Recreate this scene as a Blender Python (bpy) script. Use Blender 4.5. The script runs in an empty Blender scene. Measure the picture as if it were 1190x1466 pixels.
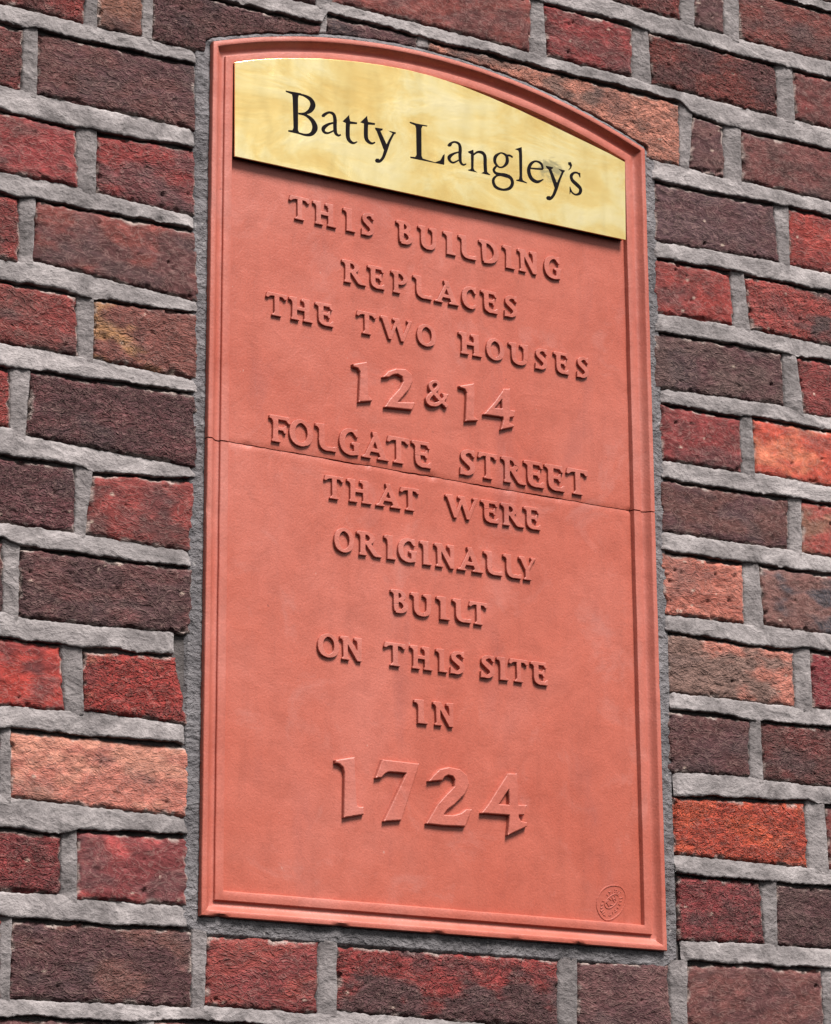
import bpy, math, random
import numpy as np
from mathutils import Matrix, Vector
from mathutils.geometry import delaunay_2d_cdt

# ---------------------------------------------------------------- camera, sky, sun, exposure
scene = bpy.context.scene
col = scene.collection
MM = 0.001

cam_data = bpy.data.cameras.new("camera")
cam_data.sensor_fit = 'HORIZONTAL'
cam_data.sensor_width = 36.0
cam_data.lens = 36.0 * 4192.69 / 1190.0
cam_data.clip_start = 0.05
cam_data.clip_end = 200.0
cam = bpy.data.objects.new("camera", cam_data)
col.objects.link(cam)
R = ((0.8570495, -0.1313385, -0.4982132), (-0.5152044, -0.2288279, -0.8259553), (-0.0055254, 0.9645662, -0.2637830))
cam.matrix_world = Matrix(((R[0][0], R[0][1], R[0][2], -1.60839), (R[1][0], R[1][1], R[1][2], -2.66644),
                           (R[2][0], R[2][1], R[2][2], -0.85733), (0, 0, 0, 1)))
scene.camera = cam

SUN_DIR = Vector((0.12, -0.53, 0.84)).normalized()          # towards the sun
world = bpy.data.worlds.new("World")
scene.world = world
world.use_nodes = True
wn = world.node_tree.nodes; wl = world.node_tree.links
wn.clear()
w_out = wn.new('ShaderNodeOutputWorld')
w_bg = wn.new('ShaderNodeBackground'); w_bg.inputs['Strength'].default_value = 0.048
w_hs = wn.new('ShaderNodeHueSaturation'); w_hs.inputs['Saturation'].default_value = 0.08
w_sky = wn.new('ShaderNodeTexSky'); w_sky.sky_type = 'NISHITA'; w_sky.sun_disc = False
w_sky.sun_elevation = math.asin(SUN_DIR.z)
w_sky.sun_rotation = math.atan2(SUN_DIR.x, SUN_DIR.y)
w_sky.dust_density = 3.0
wl.new(w_sky.outputs[0], w_hs.inputs['Color']); wl.new(w_hs.outputs[0], w_bg.inputs['Color'])
wl.new(w_bg.outputs[0], w_out.inputs['Surface'])

sun_data = bpy.data.lights.new("sun", 'SUN')
sun_data.energy = 3.5
sun_data.angle = math.radians(20)
sun_data.color = (1.0, 0.965, 0.93)
sun = bpy.data.objects.new("sun", sun_data)
col.objects.link(sun)
sun.rotation_euler = SUN_DIR.to_track_quat('Z', 'Y').to_euler()

scene.view_settings.view_transform = 'Standard'
scene.view_settings.look = 'None'
scene.view_settings.gamma = 1.0
scene.view_settings.exposure = 1.18
EXPO = 1.75          # used only to turn colours read by eye into reflectances

# ---------------------------------------------------------------- helpers
def lin(c, k=1.0 / EXPO):
    o = []
    for v in c[:3]:
        v = v / 255.0
        v = v / 12.92 if v <= 0.04045 else ((v + 0.055) / 1.055) ** 2.4
        o.append(min(0.9, v * k))
    return tuple(o)

def empty(name, loc, label, cat, kind=None):
    o = bpy.data.objects.new(name, None)
    o.empty_display_size = 0.05
    o.location = loc
    col.objects.link(o)
    o['label'] = label; o['category'] = cat
    if kind: o['kind'] = kind
    return o

def mesh_obj(name, verts, faces, mat, parent=None, smooth=False, tones=None, label=None, sharp=None):
    """verts: (n,3) array in mm (wall coordinates) -> one mesh object in metres"""
    verts = np.asarray(verts, dtype=np.float64) * MM
    me = bpy.data.meshes.new(name)
    if isinstance(faces, np.ndarray):
        n, k = faces.shape
        me.vertices.add(len(verts)); me.vertices.foreach_set('co', verts.astype(np.float32).ravel())
        me.loops.add(n * k); me.loops.foreach_set('vertex_index', faces.astype(np.int32).ravel())
        me.polygons.add(n); me.polygons.foreach_set('loop_start', np.arange(0, n * k, k, dtype=np.int32))
        me.update(calc_edges=True)
    else:
        me.from_pydata([tuple(v) for v in verts], [], faces)
    me.validate()
    if tones is not None:
        a = me.color_attributes.new('tone', 'FLOAT_COLOR', 'POINT')
        a.data.foreach_set('color', (tones if tones.shape[1] == 4 else np.concatenate([tones, np.ones((len(tones), 1))], 1)).astype(np.float32).ravel())
    me.materials.append(mat)
    if smooth:
        me.polygons.foreach_set('use_smooth', np.ones(len(me.polygons), dtype=bool))
    if sharp is not None:
        me.set_sharp_from_angle(angle=math.radians(sharp))
    me.update()
    o = bpy.data.objects.new(name, me)
    col.objects.link(o)
    if parent is not None:
        o.parent = parent
        o.matrix_parent_inverse = Matrix.Translation(parent_loc(parent)).inverted()
    if label: o['label'] = label
    return o

def parent_loc(p):
    loc = Vector(p.location) if p.parent is None else Vector((0, 0, 0)) + parent_loc(p.parent) * 0
    return loc

# vectorised gradient noise -----------------------------------------------------------------
_rng = np.random.default_rng(11)
_perm = _rng.permutation(4096)
_ang = _rng.uniform(0, 2 * np.pi, 4096)
_gx, _gz = np.cos(_ang), np.sin(_ang)
def noise(x, z, seed=0):
    x = np.asarray(x, float) + seed * 17.31; z = np.asarray(z, float) - seed * 9.77
    xi = np.floor(x).astype(int); zi = np.floor(z).astype(int)
    fx = x - xi; fz = z - zi
    u = fx * fx * fx * (fx * (fx * 6 - 15) + 10); v = fz * fz * fz * (fz * (fz * 6 - 15) + 10)
    def g(ix, iz, dx, dz):
        h = _perm[(_perm[ix & 4095] + iz) & 4095]
        return _gx[h] * dx + _gz[h] * dz
    a = g(xi, zi, fx, fz); b = g(xi + 1, zi, fx - 1, fz); c = g(xi, zi + 1, fx, fz - 1); d = g(xi + 1, zi + 1, fx - 1, fz - 1)
    return 1.5 * ((a + (b - a) * u) * (1 - v) + (c + (d - c) * u) * v)
def fbm(x, z, seed=0, octv=3):
    s = 0; a = 1.0
    for i in range(octv):
        s = s + a * noise(x * 2 ** i, z * 2 ** i, seed + 3 * i); a *= 0.5
    return s
def smooth01(t):
    t = np.clip(t, 0, 1); return t * t * (3 - 2 * t)

# ---------------------------------------------------------------- materials
def new_mat(name):
    m = bpy.data.materials.new(name); m.use_nodes = True
    nt = m.node_tree; nt.nodes.clear()
    out = nt.nodes.new('ShaderNodeOutputMaterial')
    bs = nt.nodes.new('ShaderNodeBsdfPrincipled')
    nt.links.new(bs.outputs[0], out.inputs['Surface'])
    tc = nt.nodes.new('ShaderNodeTexCoord')
    return m, nt, bs, tc
def n_noise(nt, vec, scale, detail=4, rough=0.55, dist=0.0, stretch=None):
    if stretch:
        mp = nt.nodes.new('ShaderNodeMapping'); mp.inputs['Scale'].default_value = stretch
        nt.links.new(vec, mp.inputs['Vector']); vec = mp.outputs[0]
    n = nt.nodes.new('ShaderNodeTexNoise')
    n.inputs['Scale'].default_value = scale; n.inputs['Detail'].default_value = detail
    n.inputs['Roughness'].default_value = rough; n.inputs['Distortion'].default_value = dist
    nt.links.new(vec, n.inputs['Vector'])
    return n.outputs['Fac']
def n_ramp(nt, fac, stops):
    r = nt.nodes.new('ShaderNodeValToRGB'); e = r.color_ramp.elements
    while len(e) < len(stops): e.new(0.5)
    for i, (p, c) in enumerate(stops):
        e[i].position = p; e[i].color = (c[0], c[1], c[2], 1) if not isinstance(c, (int, float)) else (c, c, c, 1)
    nt.links.new(fac, r.inputs['Fac'])
    return r.outputs['Color']
def n_mix(nt, fac, a, b, mode='MIX'):
    m = nt.nodes.new('ShaderNodeMix'); m.data_type = 'RGBA'; m.blend_type = mode
    for sock, v in ((m.inputs[0], fac), (m.inputs[6], a), (m.inputs[7], b)):
        if isinstance(v, bpy.types.NodeSocket): nt.links.new(v, sock)
        elif isinstance(v, (int, float)): sock.default_value = v
        else: sock.default_value = (v[0], v[1], v[2], 1)
    return m.outputs[2]
def n_bump(nt, h, dist, strength=1.0, prev=None):
    b = nt.nodes.new('ShaderNodeBump'); b.inputs['Distance'].default_value = dist; b.inputs['Strength'].default_value = strength
    nt.links.new(h, b.inputs['Height'])
    if prev is not None: nt.links.new(prev, b.inputs['Normal'])
    return b.outputs[0]

def mat_brick():
    m, nt, bs, tc = new_mat('handmade_brick')
    at = nt.nodes.new('ShaderNodeAttribute'); at.attribute_name = 'tone'
    P = tc.outputs['Object']
    n1 = n_noise(nt, P, 60, 4, 0.6, 0.6)
    n2 = n_noise(nt, P, 300, 3, 0.6, 0.6)
    crease = n_noise(nt, P, 62, 3, 0.5, 2.6, (0.62, 1, 1.2))
    crease2 = n_noise(nt, P, 120, 2, 0.5, 2.0, (0.7, 1, 1.2))
    c = n_mix(nt, 1.0, at.outputs['Color'], n_ramp(nt, n1, [(0.25, 0.74), (0.5, 1.0), (0.78, 1.35)]), 'MULTIPLY')
    c = n_mix(nt, 1.0, c, n_ramp(nt, n2, [(0.3, 0.78), (0.55, 1.02), (0.8, 1.3)]), 'MULTIPLY')
    rid = n_ramp(nt, crease, [(0.34, 0.0), (0.44, 0.35), (0.50, 1.0), (0.56, 0.35), (0.66, 0.0)])
    rid2 = n_ramp(nt, crease2, [(0.36, 0.0), (0.50, 1.0), (0.64, 0.0)])
    # pinkish highlights on the crease ridges of the hand-thrown face, painted into the colour
    c = n_mix(nt, n_ramp(nt, rid, [(0.55, 0.0), (1.0, 0.26)]), c, lin((205, 168, 158)))
    nt.links.new(c, bs.inputs['Base Color'])
    bs.inputs['Roughness'].default_value = 0.93
    bs.inputs['Specular IOR Level'].default_value = 0.25
    b1 = n_bump(nt, n_noise(nt, P, 45, 3, 0.5, 0.8), 0.004, 0.6)
    b2 = n_bump(nt, rid, 0.0020, 1.0, b1)
    b2.node.inputs['Strength'].default_value = 1.0; nt.links.new(at.outputs['Alpha'], b2.node.inputs['Strength'])
    b2 = n_bump(nt, rid2, 0.0010, 1.0, b2)
    nt.links.new(at.outputs['Alpha'], b2.node.inputs['Strength'])
    b3 = n_bump(nt, n2, 0.0011, 0.7, b2)
    nt.links.new(b3, bs.inputs['Normal'])
    return m

def mat_mortar(name, ca, cb, grain, bump, pale=None, cm=None):
    m, nt, bs, tc = new_mat(name)
    P = tc.outputs['Object']
    n0 = n_noise(nt, P, 6, 4, 0.6, 0.4)
    n1 = n_noise(nt, P, 30, 5, 0.65, 0.8, (0.75, 1, 1.2))
    n2 = n_noise(nt, P, grain, 4, 0.7)
    st = n_noise(nt, P, 80, 4, 0.6, 1.0, (0.6, 1, 1.3))
    c = n_ramp(nt, n1, [(0.28, ca), (0.72, cb)])
    c = n_mix(nt, 1.0, c, n_ramp(nt, n0, [(0.3, 0.72), (0.7, 1.22)]), 'MULTIPLY')
    c = n_mix(nt, 1.0, c, n_ramp(nt, st, [(0.3, 0.80), (0.5, 1.0), (0.75, 1.15)]), 'MULTIPLY')
    c = n_mix(nt, 1.0, c, n_ramp(nt, n2, [(0.28, 0.72), (0.5, 1.0), (0.75, 1.22)]), 'MULTIPLY')
    if pale:
        c = n_mix(nt, n_ramp(nt, n_noise(nt, P, 150, 2, 0.5), [(0.68, 0.0), (0.73, 0.7)]), c, pale)
    nt.links.new(c, bs.inputs['Base Color'])
    bs.inputs['Roughness'].default_value = 0.95
    bs.inputs['Specular IOR Level'].default_value = 0.2
    b = n_bump(nt, n1, 0.004, bump)
    b = n_bump(nt, st, 0.0015, bump, b)
    b = n_bump(nt, n2, 0.002, bump, b)
    nt.links.new(b, bs.inputs['Normal'])
    return m

def mat_terracotta(name, c0, c1, c2):
    m, nt, bs, tc = new_mat(name)
    P = tc.outputs['Object']
    big = n_noise(nt, P, 4, 5, 0.6, 0.5)
    mid = n_noise(nt, P, 34, 5, 0.65, 0.5)
    fine = n_noise(nt, P, 420, 3, 0.65)
    drag = n_noise(nt, P, 60, 4, 0.6, 0.3, (0.18, 1, 2.2))          # faint strokes of the float
    run = n_noise(nt, P, 42, 4, 0.6, 0.3, (2.0, 1, 0.10))           # rain runs
    c = n_ramp(nt, big, [(0.30, lin(c0)), (0.5, lin(c1)), (0.70, lin(c2))])
    c = n_mix(nt, 1.0, c, n_ramp(nt, mid, [(0.22, 0.86), (0.5, 1.0), (0.80, 1.10)]), 'MULTIPLY')
    c = n_mix(nt, 1.0, c, n_ramp(nt, drag, [(0.25, 0.975), (0.5, 1.0), (0.78, 1.02)]), 'MULTIPLY')
    c = n_mix(nt, 1.0, c, n_ramp(nt, run, [(0.28, 0.93), (0.45, 1.0), (0.8, 1.04)]), 'MULTIPLY')
    c = n_mix(nt, 1.0, c, n_ramp(nt, fine, [(0.25, 0.86), (0.5, 1.0), (0.8, 1.10)]), 'MULTIPLY')
    # salt bloom, mauve weather skin, a few chips and specks
    c = n_mix(nt, n_ramp(nt, n_noise(nt, P, 13, 6, 0.65, 1.0), [(0.56, 0.0), (0.76, 0.34)]), c, lin((228, 160, 150)))
    c = n_mix(nt, n_ramp(nt, n_noise(nt, P, 9, 5, 0.6, 0.6, (1.6, 1, 0.5)), [(0.58, 0.0), (0.75, 0.30)]), c, lin((160, 92, 88)))
    c = n_mix(nt, n_ramp(nt, n_noise(nt, P, 140, 2, 0.5), [(0.78, 0.0), (0.82, 0.5)]), c, lin((236, 180, 165)))
    c = n_mix(nt, n_ramp(nt, n_noise(nt, P, 95, 3, 0.5, 0.5), [(0.76, 0.0), (0.80, 0.55)]), c, lin((128, 62, 52)))
    nt.links.new(c, bs.inputs['Base Color'])
    rr = nt.nodes.new('ShaderNodeMapRange'); nt.links.new(mid, rr.inputs['Value'])
    rr.inputs['To Min'].default_value = 0.34; rr.inputs['To Max'].default_value = 0.56
    nt.links.new(rr.outputs[0], bs.inputs['Roughness'])
    bs.inputs['Specular IOR Level'].default_value = 0.4
    b = n_bump(nt, mid, 0.0014, 0.5)
    b = n_bump(nt, fine, 0.0005, 0.6, b)
    nt.links.new(b, bs.inputs['Normal'])
    return m

def mat_brass():
    m, nt, bs, tc = new_mat('polished_brass')
    P = tc.outputs['Object']
    a = n_noise(nt, P, 9, 5, 0.62, 0.7, (1.0, 1, 2.0))
    v = n_noise(nt, P, 26, 5, 0.65, 0.4, (2.0, 1, 0.5))
    scr = n_noise(nt, P, 160, 3, 0.6, 0.2, (0.10, 1, 2.0))
    c = n_ramp(nt, a, [(0.34, (0.86, 0.60, 0.21)), (0.46, (0.93, 0.70, 0.28)), (0.54, (0.97, 0.79, 0.38)), (0.66, (0.98, 0.83, 0.46))])  # cloudy patches stand in for reflections, painted into the base colour
    c = n_mix(nt, 1.0, c, n_ramp(nt, v, [(0.25, 0.95), (0.45, 1.0), (0.75, 1.02)]), 'MULTIPLY')
    # tarnish flecks and the scuffed patch by the last letters
    c = n_mix(nt, n_ramp(nt, n_noise(nt, P, 75, 4, 0.6, 0.8, (1.6, 1, 0.8)), [(0.70, 0.0), (0.78, 0.35)]), c, (0.50, 0.33, 0.12))
    mp = nt.nodes.new('ShaderNodeMapping'); nt.links.new(P, mp.inputs['Vector'])
    mp.inputs['Location'].default_value = (-0.187, 0.0, -0.434); mp.inputs['Scale'].default_value = (1, 0.0, 1)
    mp.vector_type = 'POINT'
    ln = nt.nodes.new('ShaderNodeVectorMath'); ln.operation = 'LENGTH'; nt.links.new(mp.outputs[0], ln.inputs[0])
    ad = nt.nodes.new('ShaderNodeMath'); ad.operation = 'MULTIPLY_ADD'
    nt.links.new(n_noise(nt, P, 70, 3, 0.6, 0.8, (0.6, 1, 1.4)), ad.inputs[0]); ad.inputs[1].default_value = 0.055; nt.links.new(ln.outputs['Value'], ad.inputs[2])
    c = n_mix(nt, n_ramp(nt, ad.outputs[0], [(0.036, 0.75), (0.044, 0.0)]), c, (0.36, 0.32, 0.18))
    nt.links.new(c, bs.inputs['Base Color'])
    bs.inputs['Metallic'].default_value = 0.95
    r = nt.nodes.new('ShaderNodeMapRange')
    nt.links.new(v, r.inputs['Value']); r.inputs['To Min'].default_value = 0.14; r.inputs['To Max'].default_value = 0.34
    nt.links.new(r.outputs[0], bs.inputs['Roughness'])
    b = n_bump(nt, a, 0.0030, 0.35)
    b = n_bump(nt, scr, 0.0001, 0.4, b)
    nt.links.new(b, bs.inputs['Normal'])
    return m

SPEC = {'black_enamel': 0.05}
def mat_plain(name, c, rough, metallic=0.0):
    m, nt, bs, tc = new_mat(name)
    n = n_noise(nt, tc.outputs['Object'], 120, 3)
    k = n_mix(nt, 1.0, c, n_ramp(nt, n, [(0.3, 0.8), (0.7, 1.15)]), 'MULTIPLY')
    nt.links.new(k, bs.inputs['Base Color'])
    bs.inputs['Specular IOR Level'].default_value = SPEC.get(name, 0.4); bs.inputs['Roughness'].default_value = rough; bs.inputs['Metallic'].default_value = metallic
    return m

M_BRICK = mat_brick()
M_STRUCK = mat_mortar('struck_lime_mortar', lin((112, 105, 105)), lin((202, 192, 191)), 260, 0.8)
M_PERP = mat_mortar('flat_lime_mortar', lin((108, 101, 101)), lin((186, 176, 175)), 260, 0.8)
M_CEMENT = mat_mortar('rough_grey_cement', lin((106, 102, 105)), lin((166, 160, 162)), 170, 1.8, lin((205, 198, 196)))
M_DEEP = mat_mortar('old_mortar', lin((92, 86, 86)), lin((126, 118, 116)), 220, 1.0)
M_TERRA = mat_terracotta('terracotta', (203, 97, 75), (211, 109, 88), (218, 122, 104))
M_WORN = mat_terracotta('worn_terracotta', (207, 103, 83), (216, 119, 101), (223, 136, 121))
M_BRASS = mat_brass()
M_BLACK = mat_plain('black_backing', (0.012, 0.010, 0.010), 0.5)
M_INK = mat_plain('black_enamel', (0.007, 0.005, 0.006), 0.75)

# ---------------------------------------------------------------- measured data, mm on the wall plane
# course, four corners (top left, top right, bottom right, bottom left), two clay colours, mottling, coarse flag
BRICKS = [
 [-1,-607.2,548.4,-409.2,544.6,-412.0,483.2,-610.0,484.6,104,62,58,138,56,50,0.0,0,0,0.3,0], [-1,-397.5,544.7,-343.4,545.3,-343.2,484.0,-397.3,482.6,128,88,70,110,70,60,0,0,0,0.3,0], [-1,-331.2,546.8,-120.5,548.3,-129.3,483.1,-331.3,482.0,86,56,57,100,66,62,0,0,0,0.4,0],
 [-1,-113.7,562.7,8.4,565.1,6.1,505.3,-115.3,495.5,86,56,57,62,46,48,0,0,0,0.2,0], [-1,21.6,562.8,379.9,562.0,378.0,479.6,19.1,482.2,182,124,102,120,96,84,-0.15,-0.5,-0.2,0.8,0], [0,-680.1,461.0,-482.1,458.8,-481.5,390.8,-679.5,388.7,128,60,56,104,62,58,0,0,0.6,0.3,0],
 [0,-465.4,461.3,-276.1,464.5,-276.0,388.3,-464.6,390.0,98,62,58,86,56,57,0,0.2,-0.1,0.4,0], [1,-616.9,361.5,-418.9,359.5,-415.2,294.8,-613.2,293.8,140,58,56,104,62,58,0,-0.7,0.3,0.3,0], [1,-393.4,359.5,-275.7,365.1,-275.0,288.3,-393.0,292.6,108,62,62,140,58,54,0,-0.2,-0.6,0.4,0],
 [2,-678.7,268.4,-480.7,267.3,-479.3,198.6,-677.3,197.2,138,56,50,116,54,50,0,0,0.2,0.3,0], [2,-462.2,269.7,-274.7,270.0,-269.5,191.0,-463.5,203.1,94,58,56,122,64,56,-0.1,-0.3,-0.7,0.3,0], [3,-611.0,172.7,-413.0,172.7,-409.3,107.3,-607.3,106.3,112,62,56,132,60,54,0,0.2,-0.3,0.5,0],
 [3,-392.9,171.1,-271.6,177.9,-270.4,102.7,-391.8,107.1,124,76,66,166,126,84,-0.35,-1.3,0,0.8,0], [4,-683.0,79.2,-485.0,78.2,-482.7,17.6,-680.7,15.1,138,56,50,150,64,60,0,0,0,0.3,0], [4,-462.3,80.7,-271.2,85.6,-270.0,6.4,-465.4,11.4,86,56,57,100,62,62,0,0,-0.2,0.3,0],
 [5,-606.6,-14.8,-408.6,-14.9,-407.3,-83.7,-605.3,-84.3,102,62,64,86,56,57,0,0,0,0.5,0], [5,-389.1,-18.4,-270.8,-9.2,-272.9,-86.5,-397.0,-83.8,138,62,56,98,58,54,0,0,0.8,0.2,0], [6,-684.6,-103.0,-486.6,-103.7,-483.9,-175.8,-681.9,-175.4,104,62,58,86,56,57,0,0,0,0.3,0],
 [6,-467.7,-109.1,-271.5,-105.4,-272.6,-174.8,-467.4,-179.9,80,55,55,98,62,60,0,-0.1,-0.2,1.0,0], [7,-617.8,-202.6,-419.8,-203.7,-413.3,-270.8,-611.3,-272.0,166,58,46,128,50,46,-0.1,0,-0.4,0.3,0], [7,-395.3,-207.1,-290.0,-201.2,-275.9,-270.8,-392.6,-267.6,156,58,50,182,124,102,-0.5,-0.5,0,0.4,0],
 [8,-680.8,-298.1,-482.8,-298.1,-481.1,-360.2,-679.1,-360.2,104,62,58,138,56,50,0,0,0,0.3,0], [8,-472.5,-295.7,-271.4,-294.9,-274.2,-367.5,-469.5,-363.4,184,116,98,198,140,116,0,-0.1,-0.7,0.6,0], [9,-611.3,-394.4,-413.3,-397.0,-412.6,-456.0,-610.6,-459.1,112,50,50,132,54,52,0,0,0,0.4,0],
 [9,-397.0,-391.1,-273.3,-389.2,-272.7,-458.7,-395.2,-458.4,120,54,54,176,80,76,-0.35,-0.5,-0.1,0.7,0], [10,-674.4,-482.8,-476.4,-482.8,-474.2,-562.4,-672.2,-562.4,104,62,58,138,56,50,0,0,0,0.3,0], [10,-464.5,-484.3,-267.0,-484.0,-265.2,-559.9,-464.4,-560.8,86,56,57,112,76,68,-0.1,0.6,-0.3,0.4,0],
 [10,-249.1,-486.7,-119.7,-485.6,-121.9,-559.6,-251.4,-557.1,128,58,56,146,68,60,0,-0.2,-0.3,0.3,0], [10,-97.0,-488.9,179.4,-487.7,177.8,-563.0,-97.4,-555.9,88,60,60,142,56,52,-0.1,-0.2,-1.3,0.4,0], [10,204.7,-488.8,327.3,-483.7,330.2,-560.3,202.9,-561.2,102,70,68,86,56,57,0,0,0,0.3,0],
 [10,353.3,-482.4,543.7,-479.4,545.8,-553.6,350.7,-554.5,108,66,60,94,58,56,0,0.1,0,0.3,0], [10,561.9,-479.2,759.9,-480.1,759.3,-554.8,561.3,-553.5,138,56,50,110,52,50,0,0,0,0.3,0], [11,-553.2,-581.1,-327.3,-578.5,-325.7,-649.5,-551.8,-650.1,86,56,57,100,60,58,0,0,0,0.3,0],
 [11,-307.3,-574.9,-123.7,-578.1,-123.4,-650.2,-305.8,-650.3,104,62,58,138,56,50,0,0,0,0.3,0], [11,-102.2,-577.2,78.7,-578.4,77.7,-651.4,-102.1,-651.0,86,56,57,100,60,58,0,0,0,0.3,0], [11,101.6,-577.5,287.6,-577.4,285.2,-652.9,100.5,-652.2,138,56,50,100,60,58,0,0,0,0.3,0],
 [11,308.4,-576.6,491.1,-573.3,487.3,-651.1,305.8,-652.3,86,56,57,100,60,58,0,0,0,0.3,0], [-3,178.3,752.8,388.3,748.5,385.6,672.8,175.6,678.5,128,58,52,104,62,58,0,0,0.2,0.4,0], [-3,409.6,743.6,455.2,742.5,452.2,670.0,406.9,670.2,84,56,54,86,56,57,0,0,0,0.3,0],
 [-3,477.6,737.7,677.6,738.8,675.7,671.5,475.7,669.4,116,60,52,90,54,50,0,0.2,0.3,0.3,0], [-4,504.1,815.0,743.2,815.2,739.5,757.0,501.3,751.9,100,54,52,86,56,57,0,0,0,0.3,0], [-2,-104.8,642.9,166.2,650.1,162.9,580.9,-106.5,581.7,122,62,54,100,56,52,0,0.2,0.2,0.3,0],
 [-2,182.7,646.7,311.9,647.3,309.9,581.2,187.3,580.5,128,50,48,104,52,50,0,0.1,0.3,0.3,0], [-2,336.6,645.2,531.4,644.0,531.2,576.9,339.4,579.1,118,58,50,92,54,52,0,0.3,-0.3,0.4,0], [-2,558.2,645.8,758.2,647.1,758.6,577.8,558.6,578.6,112,54,50,90,54,50,0,0,0,0.3,0],
 [-1,398.8,550.7,446.3,546.0,444.2,477.1,391.2,479.8,86,56,57,96,64,60,0,0,0,0.3,0], [-1,472.9,545.4,677.9,549.2,676.8,479.5,471.8,479.6,106,60,56,88,58,54,0,0,0.3,0.3,0], [0,338.6,451.3,519.5,455.1,524.8,383.9,336.1,375.9,86,62,64,86,56,57,0,0.4,0.3,0.4,0],
 [0,542.2,457.1,742.2,460.3,740.7,384.4,540.7,382.3,158,64,54,130,54,48,0,0,0.2,0.2,0], [1,335.4,353.2,449.0,354.6,451.1,288.4,333.1,284.8,152,60,52,124,56,50,0,-0.2,0,0.4,0], [1,468.9,355.2,673.9,357.5,680.9,287.5,475.9,288.1,150,66,58,84,64,62,-0.1,1.3,0,0.9,0],
 [2,332.3,259.7,523.4,265.2,523.7,198.9,330.0,190.9,88,68,64,86,56,57,0,0.2,0,0.6,0], [2,544.9,264.3,739.9,267.2,748.6,196.5,553.6,193.8,138,62,58,120,56,52,0,0,0,0.2,0], [3,338.1,171.9,455.1,169.7,455.4,104.9,337.2,103.6,128,52,50,104,48,46,0,0,0.1,0.5,0],
 [3,472.9,175.4,672.9,176.2,674.8,105.9,474.8,106.8,190,82,60,208,122,88,-0.1,-0.3,0.1,0.4,0], [4,336.3,78.4,523.6,80.1,521.9,18.0,334.2,16.3,96,62,56,86,56,57,0,0,0.1,0.3,0], [4,542.9,81.9,737.9,82.2,736.0,13.7,541.0,17.6,156,74,64,134,96,76,0,-0.2,0.5,0.5,0],
 [5,333.3,-8.5,450.8,-9.2,451.1,-80.7,335.8,-82.9,184,116,96,166,98,80,0,0.2,0.3,1.0,0], [5,475.1,-7.5,675.1,-5.7,680.2,-78.7,480.2,-78.8,118,84,76,74,72,76,0,1.0,-0.2,0.8,0], [6,338.7,-105.6,521.4,-106.2,522.6,-173.0,337.6,-173.7,128,104,92,190,124,104,-0.3,1.1,-0.1,1.0,0],
 [6,547.2,-102.8,742.2,-103.3,742.2,-172.4,547.2,-170.6,128,48,52,104,44,48,0,0,0,0.2,0], [7,336.8,-196.5,452.5,-196.1,451.2,-262.5,334.4,-265.9,84,52,50,86,56,57,0,0,0,0.3,0], [7,468.6,-196.0,668.6,-192.9,669.9,-264.6,469.9,-263.6,94,58,54,110,56,52,0,0.2,0,0.3,0],
 [8,340.6,-295.0,531.1,-286.0,530.6,-362.2,339.6,-360.6,194,86,54,176,72,50,0,-0.2,0.2,0.4,0], [8,559.5,-287.5,757.5,-287.2,760.5,-361.6,562.5,-361.3,124,56,50,104,62,58,0,0,0,0.3,0], [9,343.9,-384.2,459.9,-384.3,464.5,-453.7,342.6,-457.3,138,60,60,112,58,58,0,0.3,0.3,0.2,0],
 [9,483.6,-384.0,683.6,-385.5,681.6,-455.1,481.6,-454.6,84,62,60,86,56,57,0,0,0,0.3,0], [-10,-1236.7,1398.2,-1040.7,1397.7,-1040.7,1320.8,-1236.7,1320.8,96,62,58,94,58,56,-0.2,0.3,-0.33,0.3,1], [-10,-1019.7,1396.4,-923.7,1396.1,-923.7,1324.1,-1019.7,1324.1,86,56,57,150,64,54,-0.2,0.29,0.48,0.3,1],
 [-10,-902.7,1398.1,-706.7,1398.6,-706.7,1324.2,-902.7,1324.2,94,58,56,104,62,58,-0.2,0.2,0.44,0.3,1], [-10,-685.7,1394.8,-489.7,1394.8,-489.7,1322.5,-685.7,1322.5,150,64,54,150,64,54,-0.2,0.46,-0.15,0.3,1], [-10,-468.7,1396.3,-272.7,1396.7,-272.7,1323.1,-468.7,1323.1,180,116,94,88,64,62,-0.2,-0.23,0.43,0.3,1],
 [-10,-251.7,1397.0,-55.7,1397.7,-55.7,1322.4,-251.7,1322.4,96,62,58,138,56,50,-0.2,0.27,-0.31,0.3,1], [-10,-34.7,1395.7,161.3,1397.5,161.3,1321.2,-34.7,1321.2,88,64,62,138,56,50,-0.2,0.38,-0.12,0.3,1], [-10,182.3,1394.4,378.3,1395.7,378.3,1324.2,182.3,1324.2,118,58,52,150,64,54,-0.2,-0.22,-0.12,0.3,1],
 [-10,399.3,1398.1,595.3,1400.0,595.3,1322.2,399.3,1322.2,94,58,56,150,64,54,-0.2,0.4,-0.1,0.3,1], [-10,616.3,1397.5,812.3,1399.0,812.3,1320.9,616.3,1320.9,104,62,58,96,62,58,-0.2,0.42,-0.27,0.3,1], [-10,833.3,1397.4,1029.3,1397.4,1029.3,1323.0,833.3,1323.0,118,58,52,138,56,50,-0.2,-0.43,0.2,0.3,1],
 [-10,1050.3,1397.1,1246.3,1396.5,1246.3,1320.9,1050.3,1320.9,86,56,57,126,54,50,-0.2,-0.0,-0.16,0.3,1], [-9,-1141.0,1303.0,-945.0,1301.3,-945.0,1227.0,-1141.0,1227.0,118,58,52,138,56,50,-0.2,-0.12,-0.02,0.3,1], [-9,-924.0,1303.2,-728.0,1303.6,-728.0,1228.7,-924.0,1228.7,150,64,54,150,64,54,-0.2,0.43,0.09,0.3,1],
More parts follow.
